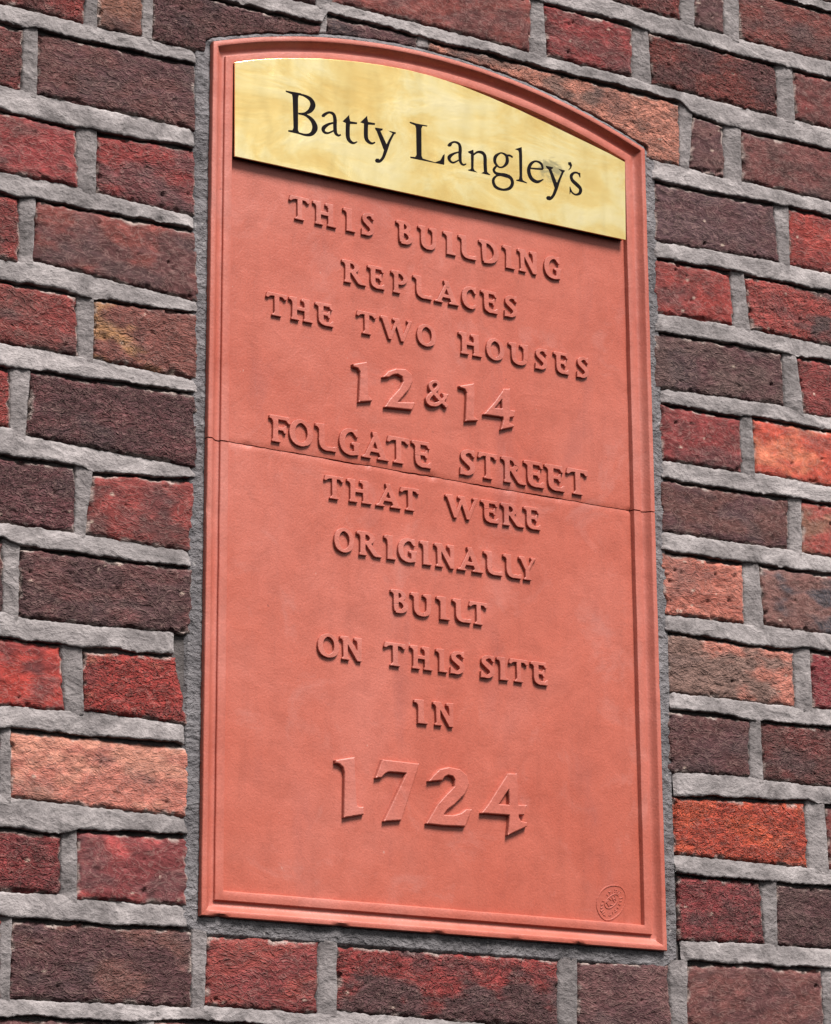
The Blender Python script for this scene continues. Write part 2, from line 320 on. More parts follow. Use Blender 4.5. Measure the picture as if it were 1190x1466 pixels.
 [-9,-707.0,1301.1,-511.0,1302.1,-511.0,1229.5,-707.0,1229.5,138,56,50,118,58,52,-0.2,0.01,-0.12,0.3,1], [-9,-490.0,1301.2,-294.0,1300.9,-294.0,1227.9,-490.0,1227.9,118,58,52,118,58,52,-0.2,0.41,0.31,0.3,1], [-9,-273.0,1303.0,-177.0,1303.0,-177.0,1226.8,-273.0,1226.8,126,54,50,118,58,52,-0.2,0.4,-0.14,0.3,1],
 [-9,-156.0,1303.9,40.0,1304.3,40.0,1228.1,-156.0,1228.1,104,62,58,104,60,56,-0.2,0.03,0.13,0.3,1], [-9,61.0,1301.0,257.0,1302.3,257.0,1230.3,61.0,1230.3,118,58,52,88,64,62,-0.2,-0.15,0.13,0.3,1], [-9,278.0,1300.7,374.0,1302.5,374.0,1229.9,278.0,1229.9,96,62,58,86,56,57,-0.2,-0.26,0.46,0.3,1],
 [-9,395.0,1302.6,591.0,1303.5,591.0,1230.1,395.0,1230.1,104,62,58,88,64,62,-0.2,0.33,-0.11,0.3,1], [-9,612.0,1302.0,708.0,1301.6,708.0,1230.5,612.0,1230.5,118,58,52,104,60,56,-0.2,0.28,-0.43,0.3,1], [-9,729.0,1303.3,825.0,1304.4,825.0,1228.1,729.0,1228.1,88,64,62,126,54,50,-0.2,0.13,0.39,0.3,1],
 [-9,846.0,1301.8,1042.0,1301.7,1042.0,1228.2,846.0,1228.2,94,58,56,118,58,52,-0.2,0.26,0.37,0.3,1], [-9,1063.0,1303.6,1259.0,1302.0,1259.0,1230.6,1063.0,1230.6,86,56,57,126,54,50,-0.2,0.13,-0.48,0.3,1], [-8,-1244.7,1208.7,-1148.7,1210.6,-1148.7,1136.7,-1244.7,1136.7,96,62,58,86,56,57,-0.2,-0.33,0.34,0.3,1],
 [-8,-1127.7,1208.3,-931.7,1209.3,-931.7,1133.5,-1127.7,1133.5,138,56,50,86,56,57,-0.2,0.25,-0.38,0.3,1], [-8,-910.7,1207.8,-714.7,1208.1,-714.7,1136.6,-910.7,1136.6,94,58,56,104,62,58,-0.2,0.39,0.04,0.3,1], [-8,-693.7,1210.0,-497.7,1208.9,-497.7,1135.8,-693.7,1135.8,104,60,56,180,116,94,-0.2,0.41,0.0,0.3,1],
 [-8,-476.7,1209.5,-380.7,1208.0,-380.7,1135.9,-476.7,1135.9,86,56,57,88,64,62,-0.2,0.37,-0.21,0.3,1], [-8,-359.7,1207.6,-263.7,1208.9,-263.7,1134.9,-359.7,1134.9,86,56,57,104,62,58,-0.2,-0.21,-0.03,0.3,1], [-8,-242.7,1208.2,-146.7,1210.0,-146.7,1136.5,-242.7,1136.5,138,56,50,150,64,54,-0.2,0.27,0.49,0.3,1],
 [-8,-125.7,1208.0,70.3,1209.7,70.3,1135.1,-125.7,1135.1,86,56,57,88,64,62,-0.2,-0.25,-0.24,0.3,1], [-8,91.3,1209.3,287.3,1208.5,287.3,1133.8,91.3,1133.8,96,62,58,126,54,50,-0.2,0.34,-0.25,0.3,1], [-8,308.3,1208.1,404.3,1209.3,404.3,1133.1,308.3,1133.1,138,56,50,104,62,58,-0.2,-0.33,-0.25,0.3,1],
 [-8,425.3,1208.4,521.3,1208.3,521.3,1135.6,425.3,1135.6,118,58,52,150,64,54,-0.2,0.4,-0.46,0.3,1], [-8,542.3,1208.6,738.3,1206.6,738.3,1135.7,542.3,1135.7,88,64,62,104,60,56,-0.2,-0.4,-0.26,0.3,1], [-8,759.3,1209.8,955.3,1209.4,955.3,1136.0,759.3,1136.0,88,64,62,88,64,62,-0.2,-0.08,-0.36,0.3,1],
 [-8,976.3,1210.3,1072.3,1211.9,1072.3,1136.8,976.3,1136.8,138,56,50,104,60,56,-0.2,0.07,0.34,0.3,1], [-8,1093.3,1209.8,1289.3,1211.1,1289.3,1136.0,1093.3,1136.0,118,58,52,94,58,56,-0.2,0.18,-0.25,0.3,1], [-7,-1158.5,1113.8,-962.5,1114.7,-962.5,1042.9,-1158.5,1042.9,150,64,54,150,64,54,-0.2,0.43,0.29,0.3,1],
 [-7,-941.5,1115.2,-845.5,1115.0,-845.5,1042.3,-941.5,1042.3,96,62,58,88,64,62,-0.2,0.2,0.45,0.3,1], [-7,-824.5,1113.3,-628.5,1113.4,-628.5,1041.2,-824.5,1041.2,94,58,56,180,116,94,-0.2,-0.29,0.49,0.3,1], [-7,-607.5,1114.7,-411.5,1116.7,-411.5,1039.5,-607.5,1039.5,86,56,57,96,62,58,-0.2,-0.07,0.28,0.3,1],
 [-7,-390.5,1113.0,-294.5,1113.0,-294.5,1042.0,-390.5,1042.0,138,56,50,104,62,58,-0.2,0.35,-0.14,0.3,1], [-7,-273.5,1114.1,-77.5,1114.3,-77.5,1041.6,-273.5,1041.6,126,54,50,104,60,56,-0.2,-0.18,0.24,0.3,1], [-7,-56.5,1114.3,139.5,1112.7,139.5,1042.4,-56.5,1042.4,118,58,52,150,64,54,-0.2,0.18,0.42,0.3,1],
 [-7,160.5,1116.7,356.5,1117.1,356.5,1039.3,160.5,1039.3,104,60,56,88,64,62,-0.2,-0.24,-0.34,0.3,1], [-7,377.5,1114.7,573.5,1113.1,573.5,1041.3,377.5,1041.3,126,54,50,150,64,54,-0.2,-0.25,-0.35,0.3,1], [-7,594.5,1113.6,690.5,1114.2,690.5,1041.9,594.5,1041.9,104,62,58,86,56,57,-0.2,-0.07,0.0,0.3,1],
 [-7,711.5,1114.2,907.5,1115.2,907.5,1042.0,711.5,1042.0,86,56,57,88,64,62,-0.2,0.1,0.19,0.3,1], [-7,928.5,1113.1,1024.5,1114.7,1024.5,1043.2,928.5,1043.2,104,60,56,150,64,54,-0.2,-0.44,-0.22,0.3,1], [-7,1045.5,1115.3,1241.5,1114.2,1241.5,1043.0,1045.5,1043.0,94,58,56,118,58,52,-0.2,0.13,-0.34,0.3,1],
 [-6,-1237.6,1019.3,-1041.6,1020.9,-1041.6,948.0,-1237.6,948.0,88,64,62,138,56,50,-0.2,-0.4,0.0,0.3,1], [-6,-1020.6,1021.2,-824.6,1019.8,-824.6,945.7,-1020.6,945.7,118,58,52,150,64,54,-0.2,-0.46,0.41,0.3,1], [-6,-803.6,1019.5,-607.6,1021.0,-607.6,945.5,-803.6,945.5,86,56,57,180,116,94,-0.2,0.24,0.29,0.3,1],
 [-6,-586.6,1021.6,-390.6,1022.5,-390.6,948.4,-586.6,948.4,180,116,94,138,56,50,-0.2,0.3,0.02,0.3,1], [-6,-369.6,1019.4,-173.6,1018.8,-173.6,947.0,-369.6,947.0,88,64,62,118,58,52,-0.2,0.42,0.44,0.3,1], [-6,-152.6,1021.6,43.4,1023.5,43.4,946.3,-152.6,946.3,96,62,58,126,54,50,-0.2,-0.36,-0.11,0.3,1],
 [-6,64.4,1022.1,260.4,1020.9,260.4,948.8,64.4,948.8,104,62,58,86,56,57,-0.2,-0.13,0.46,0.3,1], [-6,281.4,1021.8,377.4,1023.0,377.4,949.4,281.4,949.4,88,64,62,96,62,58,-0.2,-0.25,-0.24,0.3,1], [-6,398.4,1022.5,494.4,1021.8,494.4,948.0,398.4,948.0,96,62,58,104,62,58,-0.2,0.43,-0.04,0.3,1],
 [-6,515.4,1020.2,711.4,1020.0,711.4,947.9,515.4,947.9,104,60,56,180,116,94,-0.2,-0.25,0.29,0.3,1], [-6,732.4,1020.3,928.4,1021.8,928.4,947.8,732.4,947.8,104,60,56,150,64,54,-0.2,-0.05,0.15,0.3,1], [-6,949.4,1022.0,1145.4,1023.5,1145.4,949.1,949.4,949.1,126,54,50,104,62,58,-0.2,0.4,-0.14,0.3,1],
 [-6,1166.4,1021.1,1362.4,1019.8,1362.4,948.2,1166.4,948.2,88,64,62,138,56,50,-0.2,-0.14,0.4,0.3,1], [-5,-1142.0,927.9,-946.0,927.8,-946.0,854.5,-1142.0,854.5,104,62,58,96,62,58,-0.2,-0.39,0.5,0.3,1], [-5,-925.0,928.8,-729.0,928.9,-729.0,854.3,-925.0,854.3,138,56,50,104,60,56,-0.2,0.05,-0.16,0.3,1],
 [-5,-708.0,928.0,-512.0,929.7,-512.0,854.2,-708.0,854.2,150,64,54,118,58,52,-0.2,0.43,-0.13,0.3,1], [-5,-491.0,926.4,-295.0,925.6,-295.0,854.6,-491.0,854.6,104,60,56,138,56,50,-0.2,0.46,-0.35,0.3,1], [-5,-274.0,927.7,-178.0,928.1,-178.0,852.5,-274.0,852.5,94,58,56,104,60,56,-0.2,0.28,-0.12,0.3,1],
 [-5,-157.0,925.9,39.0,925.5,39.0,852.3,-157.0,852.3,86,56,57,150,64,54,-0.2,-0.44,-0.31,0.3,1], [-5,60.0,925.7,256.0,924.1,256.0,851.8,60.0,851.8,94,58,56,126,54,50,-0.2,-0.08,0.43,0.3,1], [-5,277.0,927.1,473.0,927.1,473.0,852.5,277.0,852.5,104,62,58,104,60,56,-0.2,-0.42,0.26,0.3,1],
 [-5,494.0,928.7,590.0,929.4,590.0,852.6,494.0,852.6,104,60,56,88,64,62,-0.2,-0.12,-0.41,0.3,1], [-5,611.0,925.8,807.0,926.8,807.0,852.3,611.0,852.3,126,54,50,126,54,50,-0.2,0.12,-0.05,0.3,1], [-5,828.0,928.9,924.0,930.2,924.0,851.9,828.0,851.9,150,64,54,104,60,56,-0.2,0.11,-0.07,0.3,1],
 [-5,945.0,925.6,1041.0,926.0,1041.0,855.4,945.0,855.4,138,56,50,150,64,54,-0.2,0.16,-0.03,0.3,1], [-5,1062.0,926.5,1258.0,927.9,1258.0,852.4,1062.0,852.4,138,56,50,86,56,57,-0.2,0.47,0.19,0.3,1], [-4,284.3,835.0,480.3,836.1,480.3,759.9,284.3,759.9,180,116,94,96,62,58,-0.2,-0.23,-0.39,0.3,1],
 [-4,67.3,835.3,263.3,836.4,263.3,762.0,67.3,762.0,180,116,94,138,56,50,-0.2,-0.4,0.16,0.3,1], [-4,-149.7,832.6,46.3,832.7,46.3,761.1,-149.7,761.1,138,56,50,104,62,58,-0.2,-0.16,0.49,0.3,1], [-4,-266.7,832.9,-170.7,831.5,-170.7,761.9,-266.7,761.9,88,64,62,94,58,56,-0.2,-0.21,0.31,0.3,1],
 [-4,-383.7,831.9,-287.7,832.7,-287.7,760.3,-383.7,760.3,126,54,50,138,56,50,-0.2,-0.5,0.24,0.3,1], [-4,-600.7,834.3,-404.7,835.6,-404.7,759.9,-600.7,759.9,150,64,54,126,54,50,-0.2,-0.43,-0.16,0.3,1], [-4,-817.7,833.6,-621.7,834.7,-621.7,760.4,-817.7,760.4,86,56,57,96,62,58,-0.2,-0.49,-0.34,0.3,1],
 [-4,-1034.7,832.1,-838.7,831.6,-838.7,760.4,-1034.7,760.4,104,60,56,126,54,50,-0.2,0.21,-0.14,0.3,1], [-4,-1251.7,831.9,-1055.7,832.9,-1055.7,759.4,-1251.7,759.4,96,62,58,86,56,57,-0.2,0.16,0.36,0.3,1], [-4,764.2,833.9,860.2,834.5,860.2,758.6,764.2,758.6,104,60,56,118,58,52,-0.2,0.19,0.2,0.3,1],
 [-4,881.2,832.2,1077.2,832.3,1077.2,760.9,881.2,760.9,88,64,62,86,56,57,-0.2,-0.06,0.32,0.3,1], [-4,1098.2,834.7,1294.2,833.4,1294.2,759.3,1098.2,759.3,138,56,50,126,54,50,-0.2,0.12,0.25,0.3,1], [-3,58.6,740.5,154.6,738.9,154.6,666.3,58.6,666.3,104,62,58,126,54,50,-0.2,0.17,-0.35,0.3,1],
 [-3,-158.4,739.9,37.6,740.8,37.6,664.7,-158.4,664.7,88,64,62,138,56,50,-0.2,0.14,-0.02,0.3,1], [-3,-375.4,739.6,-179.4,740.6,-179.4,666.2,-375.4,666.2,126,54,50,96,62,58,-0.2,-0.43,0.31,0.3,1], [-3,-592.4,739.3,-396.4,738.7,-396.4,668.1,-592.4,668.1,86,56,57,138,56,50,-0.2,-0.33,0.34,0.3,1],
 [-3,-809.4,739.6,-613.4,739.8,-613.4,665.6,-809.4,665.6,150,64,54,138,56,50,-0.2,-0.14,0.44,0.3,1], [-3,-1026.4,740.9,-830.4,741.2,-830.4,664.4,-1026.4,664.4,86,56,57,180,116,94,-0.2,-0.2,0.05,0.3,1], [-3,-1243.4,738.6,-1047.4,740.2,-1047.4,667.1,-1243.4,667.1,118,58,52,150,64,54,-0.2,0.21,0.44,0.3,1],
 [-3,698.6,738.5,794.6,737.2,794.6,667.6,698.6,667.6,88,64,62,126,54,50,-0.2,-0.36,-0.19,0.3,1], [-3,815.6,739.6,911.6,740.1,911.6,666.4,815.6,666.4,118,58,52,150,64,54,-0.2,-0.07,-0.43,0.3,1], [-3,932.6,740.3,1028.6,742.1,1028.6,664.4,932.6,664.4,86,56,57,138,56,50,-0.2,0.46,0.01,0.3,1],
 [-3,1049.6,739.8,1245.6,740.2,1245.6,665.6,1049.6,665.6,86,56,57,150,64,54,-0.2,-0.36,0.47,0.3,1], [-2,-323.5,646.7,-127.5,645.5,-127.5,571.9,-323.5,571.9,86,56,57,104,60,56,-0.2,0.05,-0.37,0.3,1], [-2,-440.5,645.2,-344.5,645.6,-344.5,574.3,-440.5,574.3,104,60,56,138,56,50,-0.2,-0.07,0.46,0.3,1],
 [-2,-657.5,646.6,-461.5,646.6,-461.5,574.1,-657.5,574.1,126,54,50,104,62,58,-0.2,0.38,-0.23,0.3,1], [-2,-874.5,646.6,-678.5,646.6,-678.5,573.8,-874.5,573.8,126,54,50,180,116,94,-0.2,-0.29,-0.49,0.3,1], [-2,-1091.5,644.8,-895.5,645.6,-895.5,572.9,-1091.5,572.9,150,64,54,126,54,50,-0.2,-0.28,0.49,0.3,1],
 [-2,-1208.5,646.9,-1112.5,646.3,-1112.5,573.8,-1208.5,573.8,104,62,58,88,64,62,-0.2,0.3,-0.07,0.3,1], [-2,-1425.5,648.2,-1229.5,649.5,-1229.5,571.1,-1425.5,571.1,118,58,52,150,64,54,-0.2,0.16,-0.09,0.3,1], [-2,779.6,645.3,875.6,643.9,875.6,572.6,779.6,572.6,126,54,50,150,64,54,-0.2,-0.3,0.37,0.3,1],
 [-2,896.6,648.2,1092.6,649.1,1092.6,571.9,896.6,571.9,150,64,54,88,64,62,-0.2,0.01,0.39,0.3,1], [-2,1113.6,646.6,1309.6,645.8,1309.6,573.5,1113.6,573.5,104,60,56,104,60,56,-0.2,-0.43,0.47,0.3,1], [-1,-827.0,553.9,-631.0,555.9,-631.0,477.4,-827.0,477.4,104,60,56,118,58,52,-0.2,-0.38,0.1,0.3,1],
 [-1,-1044.0,553.8,-848.0,554.7,-848.0,480.5,-1044.0,480.5,86,56,57,86,56,57,-0.2,0.18,0.02,0.3,1], [-1,-1261.0,553.9,-1065.0,553.3,-1065.0,478.2,-1261.0,478.2,104,62,58,126,54,50,-0.2,-0.04,0.48,0.3,1], [-1,698.9,553.9,894.9,554.5,894.9,477.1,698.9,477.1,94,58,56,88,64,62,-0.2,-0.15,0.31,0.3,1],
 [-1,915.9,554.4,1011.9,554.0,1011.9,479.6,915.9,479.6,96,62,58,104,60,56,-0.2,0.33,0.29,0.3,1], [-1,1032.9,551.6,1228.9,552.8,1228.9,480.7,1032.9,480.7,104,60,56,150,64,54,-0.2,-0.42,-0.17,0.3,1], [-1,1249.9,553.5,1445.9,553.0,1445.9,478.4,1249.9,478.4,86,56,57,180,116,94,-0.2,-0.16,-0.16,0.3,1],
 [0,-897.1,458.9,-701.1,457.5,-701.1,386.7,-897.1,386.7,138,56,50,96,62,58,-0.2,0.39,0.46,0.3,1], [0,-1114.1,457.1,-918.1,456.5,-918.1,385.1,-1114.1,385.1,104,62,58,138,56,50,-0.2,-0.06,-0.43,0.3,1], [0,-1331.1,458.9,-1135.1,459.3,-1135.1,384.1,-1331.1,384.1,94,58,56,104,62,58,-0.2,0.18,0.49,0.3,1],
 [0,763.2,457.6,959.2,456.0,959.2,383.8,763.2,383.8,104,62,58,86,56,57,-0.2,0.33,-0.46,0.3,1], [0,980.2,457.6,1176.2,457.8,1176.2,385.6,980.2,385.6,86,56,57,104,60,56,-0.2,0.21,-0.46,0.3,1], [0,1197.2,457.0,1393.2,458.0,1393.2,384.1,1197.2,384.1,150,64,54,86,56,57,-0.2,0.35,0.27,0.3,1],
 [1,-833.9,365.6,-637.9,366.4,-637.9,290.0,-833.9,290.0,180,116,94,118,58,52,-0.2,-0.0,-0.11,0.3,1], [1,-1050.9,366.2,-854.9,366.4,-854.9,290.5,-1050.9,290.5,138,56,50,96,62,58,-0.2,-0.31,0.4,0.3,1], [1,-1267.9,366.0,-1071.9,364.1,-1071.9,291.9,-1267.9,291.9,118,58,52,104,62,58,-0.2,-0.03,0.25,0.3,1],
 [1,701.9,366.2,897.9,364.7,897.9,290.0,701.9,290.0,104,60,56,96,62,58,-0.2,-0.34,0.12,0.3,1], [1,918.9,363.2,1114.9,363.5,1114.9,292.6,918.9,292.6,96,62,58,94,58,56,-0.2,0.01,-0.37,0.3,1], [1,1135.9,366.5,1231.9,365.2,1231.9,289.7,1135.9,289.7,96,62,58,118,58,52,-0.2,-0.07,-0.06,0.3,1],
 [2,-895.7,273.0,-699.7,274.1,-699.7,198.9,-895.7,198.9,118,58,52,104,62,58,-0.2,0.1,-0.36,0.3,1], [2,-1112.7,272.1,-916.7,273.9,-916.7,196.1,-1112.7,196.1,104,62,58,180,116,94,-0.2,0.5,-0.48,0.3,1], [2,-1329.7,269.9,-1133.7,269.7,-1133.7,196.0,-1329.7,196.0,150,64,54,94,58,56,-0.2,0.15,0.27,0.3,1],
 [2,769.6,272.6,965.6,270.6,965.6,199.0,769.6,199.0,94,58,56,88,64,62,-0.2,-0.16,0.44,0.3,1], [2,986.6,270.1,1082.6,271.4,1082.6,198.9,986.6,198.9,180,116,94,88,64,62,-0.2,-0.38,0.24,0.3,1], [2,1103.6,271.6,1299.6,270.8,1299.6,197.8,1103.6,197.8,104,60,56,104,60,56,-0.2,-0.02,-0.11,0.3,1],
 [3,-828.0,178.3,-632.0,176.4,-632.0,104.5,-828.0,104.5,118,58,52,104,62,58,-0.2,0.38,0.16,0.3,1], [3,-1045.0,177.9,-849.0,179.3,-849.0,102.7,-1045.0,102.7,180,116,94,126,54,50,-0.2,-0.14,0.31,0.3,1], [3,-1262.0,176.4,-1066.0,176.2,-1066.0,103.3,-1262.0,103.3,94,58,56,150,64,54,-0.2,0.4,-0.24,0.3,1],
 [3,695.8,179.0,891.8,178.7,891.8,104.1,695.8,104.1,150,64,54,94,58,56,-0.2,0.08,0.34,0.3,1], [3,912.8,177.4,1108.8,176.8,1108.8,102.9,912.8,102.9,126,54,50,94,58,56,-0.2,-0.15,-0.15,0.3,1], [3,1129.8,177.9,1325.8,176.0,1325.8,102.2,1129.8,102.2,150,64,54,118,58,52,-0.2,-0.1,-0.36,0.3,1],
 [4,-900.0,85.7,-704.0,87.6,-704.0,10.9,-900.0,10.9,126,54,50,138,56,50,-0.2,0.34,-0.38,0.3,1], [4,-1117.0,85.2,-921.0,84.0,-921.0,8.0,-1117.0,8.0,180,116,94,104,62,58,-0.2,0.13,0.09,0.3,1], [4,-1334.0,82.2,-1138.0,81.4,-1138.0,8.4,-1334.0,8.4,180,116,94,96,62,58,-0.2,-0.06,0.43,0.3,1],
 [4,758.9,83.2,954.9,84.9,954.9,9.6,758.9,9.6,180,116,94,94,58,56,-0.2,-0.04,0.31,0.3,1], [4,975.9,84.4,1171.9,84.4,1171.9,10.4,975.9,10.4,126,54,50,94,58,56,-0.2,-0.37,0.15,0.3,1], [4,1192.9,84.8,1388.9,85.2,1388.9,9.0,1192.9,9.0,88,64,62,126,54,50,-0.2,-0.12,0.21,0.3,1],
 [5,-823.6,-9.8,-627.6,-10.8,-627.6,-83.5,-823.6,-83.5,96,62,58,86,56,57,-0.2,0.29,-0.38,0.3,1], [5,-1040.6,-8.1,-844.6,-9.6,-844.6,-81.8,-1040.6,-81.8,88,64,62,96,62,58,-0.2,0.29,0.48,0.3,1], [5,-1257.6,-8.8,-1061.6,-10.8,-1061.6,-84.7,-1257.6,-84.7,104,62,58,104,60,56,-0.2,0.45,-0.04,0.3,1],
 [5,701.2,-9.3,897.2,-10.3,897.2,-83.9,701.2,-83.9,88,64,62,96,62,58,-0.2,0.08,0.43,0.3,1], [5,918.2,-11.2,1014.2,-12.5,1014.2,-83.0,918.2,-83.0,150,64,54,180,116,94,-0.2,-0.02,-0.01,0.3,1], [5,1035.2,-11.5,1231.2,-10.3,1231.2,-83.7,1035.2,-83.7,94,58,56,150,64,54,-0.2,0.16,0.32,0.3,1],
 [6,-901.6,-105.1,-705.6,-104.1,-705.6,-176.5,-901.6,-176.5,150,64,54,88,64,62,-0.2,0.24,0.0,0.3,1], [6,-1018.6,-102.9,-922.6,-102.2,-922.6,-175.8,-1018.6,-175.8,180,116,94,104,62,58,-0.2,-0.19,-0.36,0.3,1], [6,-1235.6,-103.1,-1039.6,-102.2,-1039.6,-179.2,-1235.6,-179.2,138,56,50,86,56,57,-0.2,-0.04,-0.02,0.3,1],
 [6,763.2,-105.7,959.2,-106.5,959.2,-178.0,763.2,-178.0,104,60,56,104,60,56,-0.2,0.06,-0.15,0.3,1], [6,980.2,-103.4,1176.2,-104.4,1176.2,-178.6,980.2,-178.6,104,60,56,150,64,54,-0.2,-0.26,-0.44,0.3,1], [6,1197.2,-103.0,1393.2,-102.0,1393.2,-177.2,1197.2,-177.2,96,62,58,126,54,50,-0.2,0.48,-0.03,0.3,1],
 [7,-734.8,-199.5,-638.8,-198.8,-638.8,-271.5,-734.8,-271.5,138,56,50,118,58,52,-0.2,-0.5,-0.15,0.3,1], [7,-851.8,-198.8,-755.8,-200.1,-755.8,-270.1,-851.8,-270.1,88,64,62,104,60,56,-0.2,-0.42,0.23,0.3,1], [7,-1068.8,-199.3,-872.8,-199.4,-872.8,-269.8,-1068.8,-269.8,104,62,58,118,58,52,-0.2,-0.3,-0.2,0.3,1],
 [7,-1185.8,-197.6,-1089.8,-199.6,-1089.8,-271.2,-1185.8,-271.2,86,56,57,118,58,52,-0.2,0.21,0.48,0.3,1], [7,-1402.8,-196.9,-1206.8,-196.7,-1206.8,-271.0,-1402.8,-271.0,180,116,94,126,54,50,-0.2,0.19,0.05,0.3,1], [7,690.9,-198.3,886.9,-198.1,886.9,-269.9,690.9,-269.9,104,62,58,88,64,62,-0.2,-0.24,-0.4,0.3,1],
 [7,907.9,-196.0,1103.9,-197.0,1103.9,-273.1,907.9,-273.1,96,62,58,96,62,58,-0.2,-0.06,-0.28,0.3,1], [7,1124.9,-196.8,1320.9,-196.7,1320.9,-272.9,1124.9,-272.9,118,58,52,104,62,58,-0.2,0.19,0.32,0.3,1], [8,-897.8,-289.7,-701.8,-288.2,-701.8,-363.0,-897.8,-363.0,104,62,58,180,116,94,-0.2,-0.11,-0.08,0.3,1],
 [8,-1114.8,-292.2,-918.8,-292.1,-918.8,-365.9,-1114.8,-365.9,126,54,50,86,56,57,-0.2,0.09,0.28,0.3,1], [8,-1331.8,-292.5,-1135.8,-293.7,-1135.8,-365.1,-1331.8,-365.1,96,62,58,150,64,54,-0.2,0.32,-0.31,0.3,1], [8,781.5,-289.5,977.5,-290.0,977.5,-364.0,781.5,-364.0,104,62,58,180,116,94,-0.2,0.24,-0.22,0.3,1],
 [8,998.5,-291.2,1194.5,-289.3,1194.5,-363.8,998.5,-363.8,88,64,62,104,62,58,-0.2,-0.42,0.3,0.3,1], [8,1215.5,-292.7,1411.5,-291.3,1411.5,-363.4,1215.5,-363.4,126,54,50,96,62,58,-0.2,-0.13,-0.3,0.3,1], [9,-828.3,-383.2,-632.3,-385.1,-632.3,-459.1,-828.3,-459.1,180,116,94,150,64,54,-0.2,-0.0,-0.12,0.3,1],
 [9,-1045.3,-384.6,-849.3,-385.2,-849.3,-457.5,-1045.3,-457.5,94,58,56,138,56,50,-0.2,0.03,0.35,0.3,1], [9,-1262.3,-386.6,-1066.3,-386.0,-1066.3,-456.9,-1262.3,-456.9,104,60,56,138,56,50,-0.2,0.34,-0.47,0.3,1], [9,704.6,-383.6,900.6,-384.8,900.6,-458.1,704.6,-458.1,138,56,50,94,58,56,-0.2,0.48,-0.5,0.3,1],
 [9,921.6,-383.7,1017.6,-382.1,1017.6,-457.1,921.6,-457.1,104,60,56,86,56,57,-0.2,0.31,0.28,0.3,1], [9,1038.6,-386.1,1234.6,-384.8,1234.6,-460.4,1038.6,-460.4,118,58,52,104,60,56,-0.2,-0.39,-0.37,0.3,1], [10,-891.4,-478.9,-695.4,-480.3,-695.4,-551.7,-891.4,-551.7,150,64,54,104,60,56,-0.2,-0.1,-0.44,0.3,1],
 [10,-1108.4,-480.3,-912.4,-481.7,-912.4,-554.2,-1108.4,-554.2,118,58,52,118,58,52,-0.2,-0.4,-0.38,0.3,1], [10,-1325.4,-480.3,-1129.4,-480.9,-1129.4,-553.7,-1325.4,-553.7,126,54,50,104,60,56,-0.2,-0.27,0.47,0.3,1], [10,780.9,-478.8,876.9,-477.3,876.9,-553.2,780.9,-553.2,138,56,50,104,60,56,-0.2,-0.07,0.33,0.3,1],
 [10,897.9,-480.7,993.9,-481.3,993.9,-550.6,897.9,-550.6,96,62,58,86,56,57,-0.2,0.4,0.43,0.3,1], [10,1014.9,-479.2,1210.9,-478.0,1210.9,-551.5,1014.9,-551.5,104,60,56,88,64,62,-0.2,-0.07,0.47,0.3,1], [10,1231.9,-479.0,1427.9,-480.9,1427.9,-550.7,1231.9,-550.7,104,62,58,118,58,52,-0.2,-0.21,0.24,0.3,1],
 [11,-770.2,-573.6,-574.2,-573.9,-574.2,-644.8,-770.2,-644.8,150,64,54,104,60,56,-0.2,-0.22,0.12,0.3,1], [11,-987.2,-572.7,-791.2,-573.6,-791.2,-645.4,-987.2,-645.4,88,64,62,104,60,56,-0.2,-0.5,-0.09,0.3,1], [11,-1204.2,-572.3,-1008.2,-572.4,-1008.2,-647.6,-1204.2,-647.6,150,64,54,118,58,52,-0.2,-0.32,-0.1,0.3,1],
 [11,-1421.2,-572.5,-1225.2,-571.0,-1225.2,-646.7,-1421.2,-646.7,104,62,58,180,116,94,-0.2,-0.5,-0.21,0.3,1], [11,512.1,-573.2,708.1,-574.3,708.1,-647.0,512.1,-647.0,96,62,58,86,56,57,-0.2,-0.21,0.39,0.3,1], [11,729.1,-572.5,925.1,-574.4,925.1,-647.7,729.1,-647.7,150,64,54,180,116,94,-0.2,0.43,0.38,0.3,1],
 [11,946.1,-574.4,1142.1,-574.4,1142.1,-646.0,946.1,-646.0,88,64,62,94,58,56,-0.2,0.23,0.32,0.3,1], [11,1163.1,-572.1,1359.1,-570.9,1359.1,-647.7,1163.1,-647.7,138,56,50,88,64,62,-0.2,0.13,-0.12,0.3,1], [12,-1244.2,-665.7,-1048.2,-666.1,-1048.2,-741.5,-1244.2,-741.5,96,62,58,96,62,58,-0.2,0.26,-0.24,0.3,1],
 [12,-1027.2,-667.0,-831.2,-666.4,-831.2,-739.9,-1027.2,-739.9,118,58,52,86,56,57,-0.2,-0.3,0.11,0.3,1], [12,-810.2,-664.9,-714.2,-664.8,-714.2,-741.4,-810.2,-741.4,88,64,62,126,54,50,-0.2,-0.46,-0.37,0.3,1], [12,-693.2,-667.2,-497.2,-667.0,-497.2,-740.7,-693.2,-740.7,94,58,56,150,64,54,-0.2,-0.18,0.39,0.3,1],
 [12,-476.2,-664.5,-280.2,-664.3,-280.2,-739.5,-476.2,-739.5,94,58,56,150,64,54,-0.2,-0.43,-0.01,0.3,1], [12,-259.2,-664.3,-63.2,-664.0,-63.2,-738.5,-259.2,-738.5,96,62,58,138,56,50,-0.2,0.21,0.22,0.3,1], [12,-42.2,-666.3,153.8,-668.2,153.8,-738.3,-42.2,-738.3,180,116,94,96,62,58,-0.2,0.3,0.33,0.3,1],
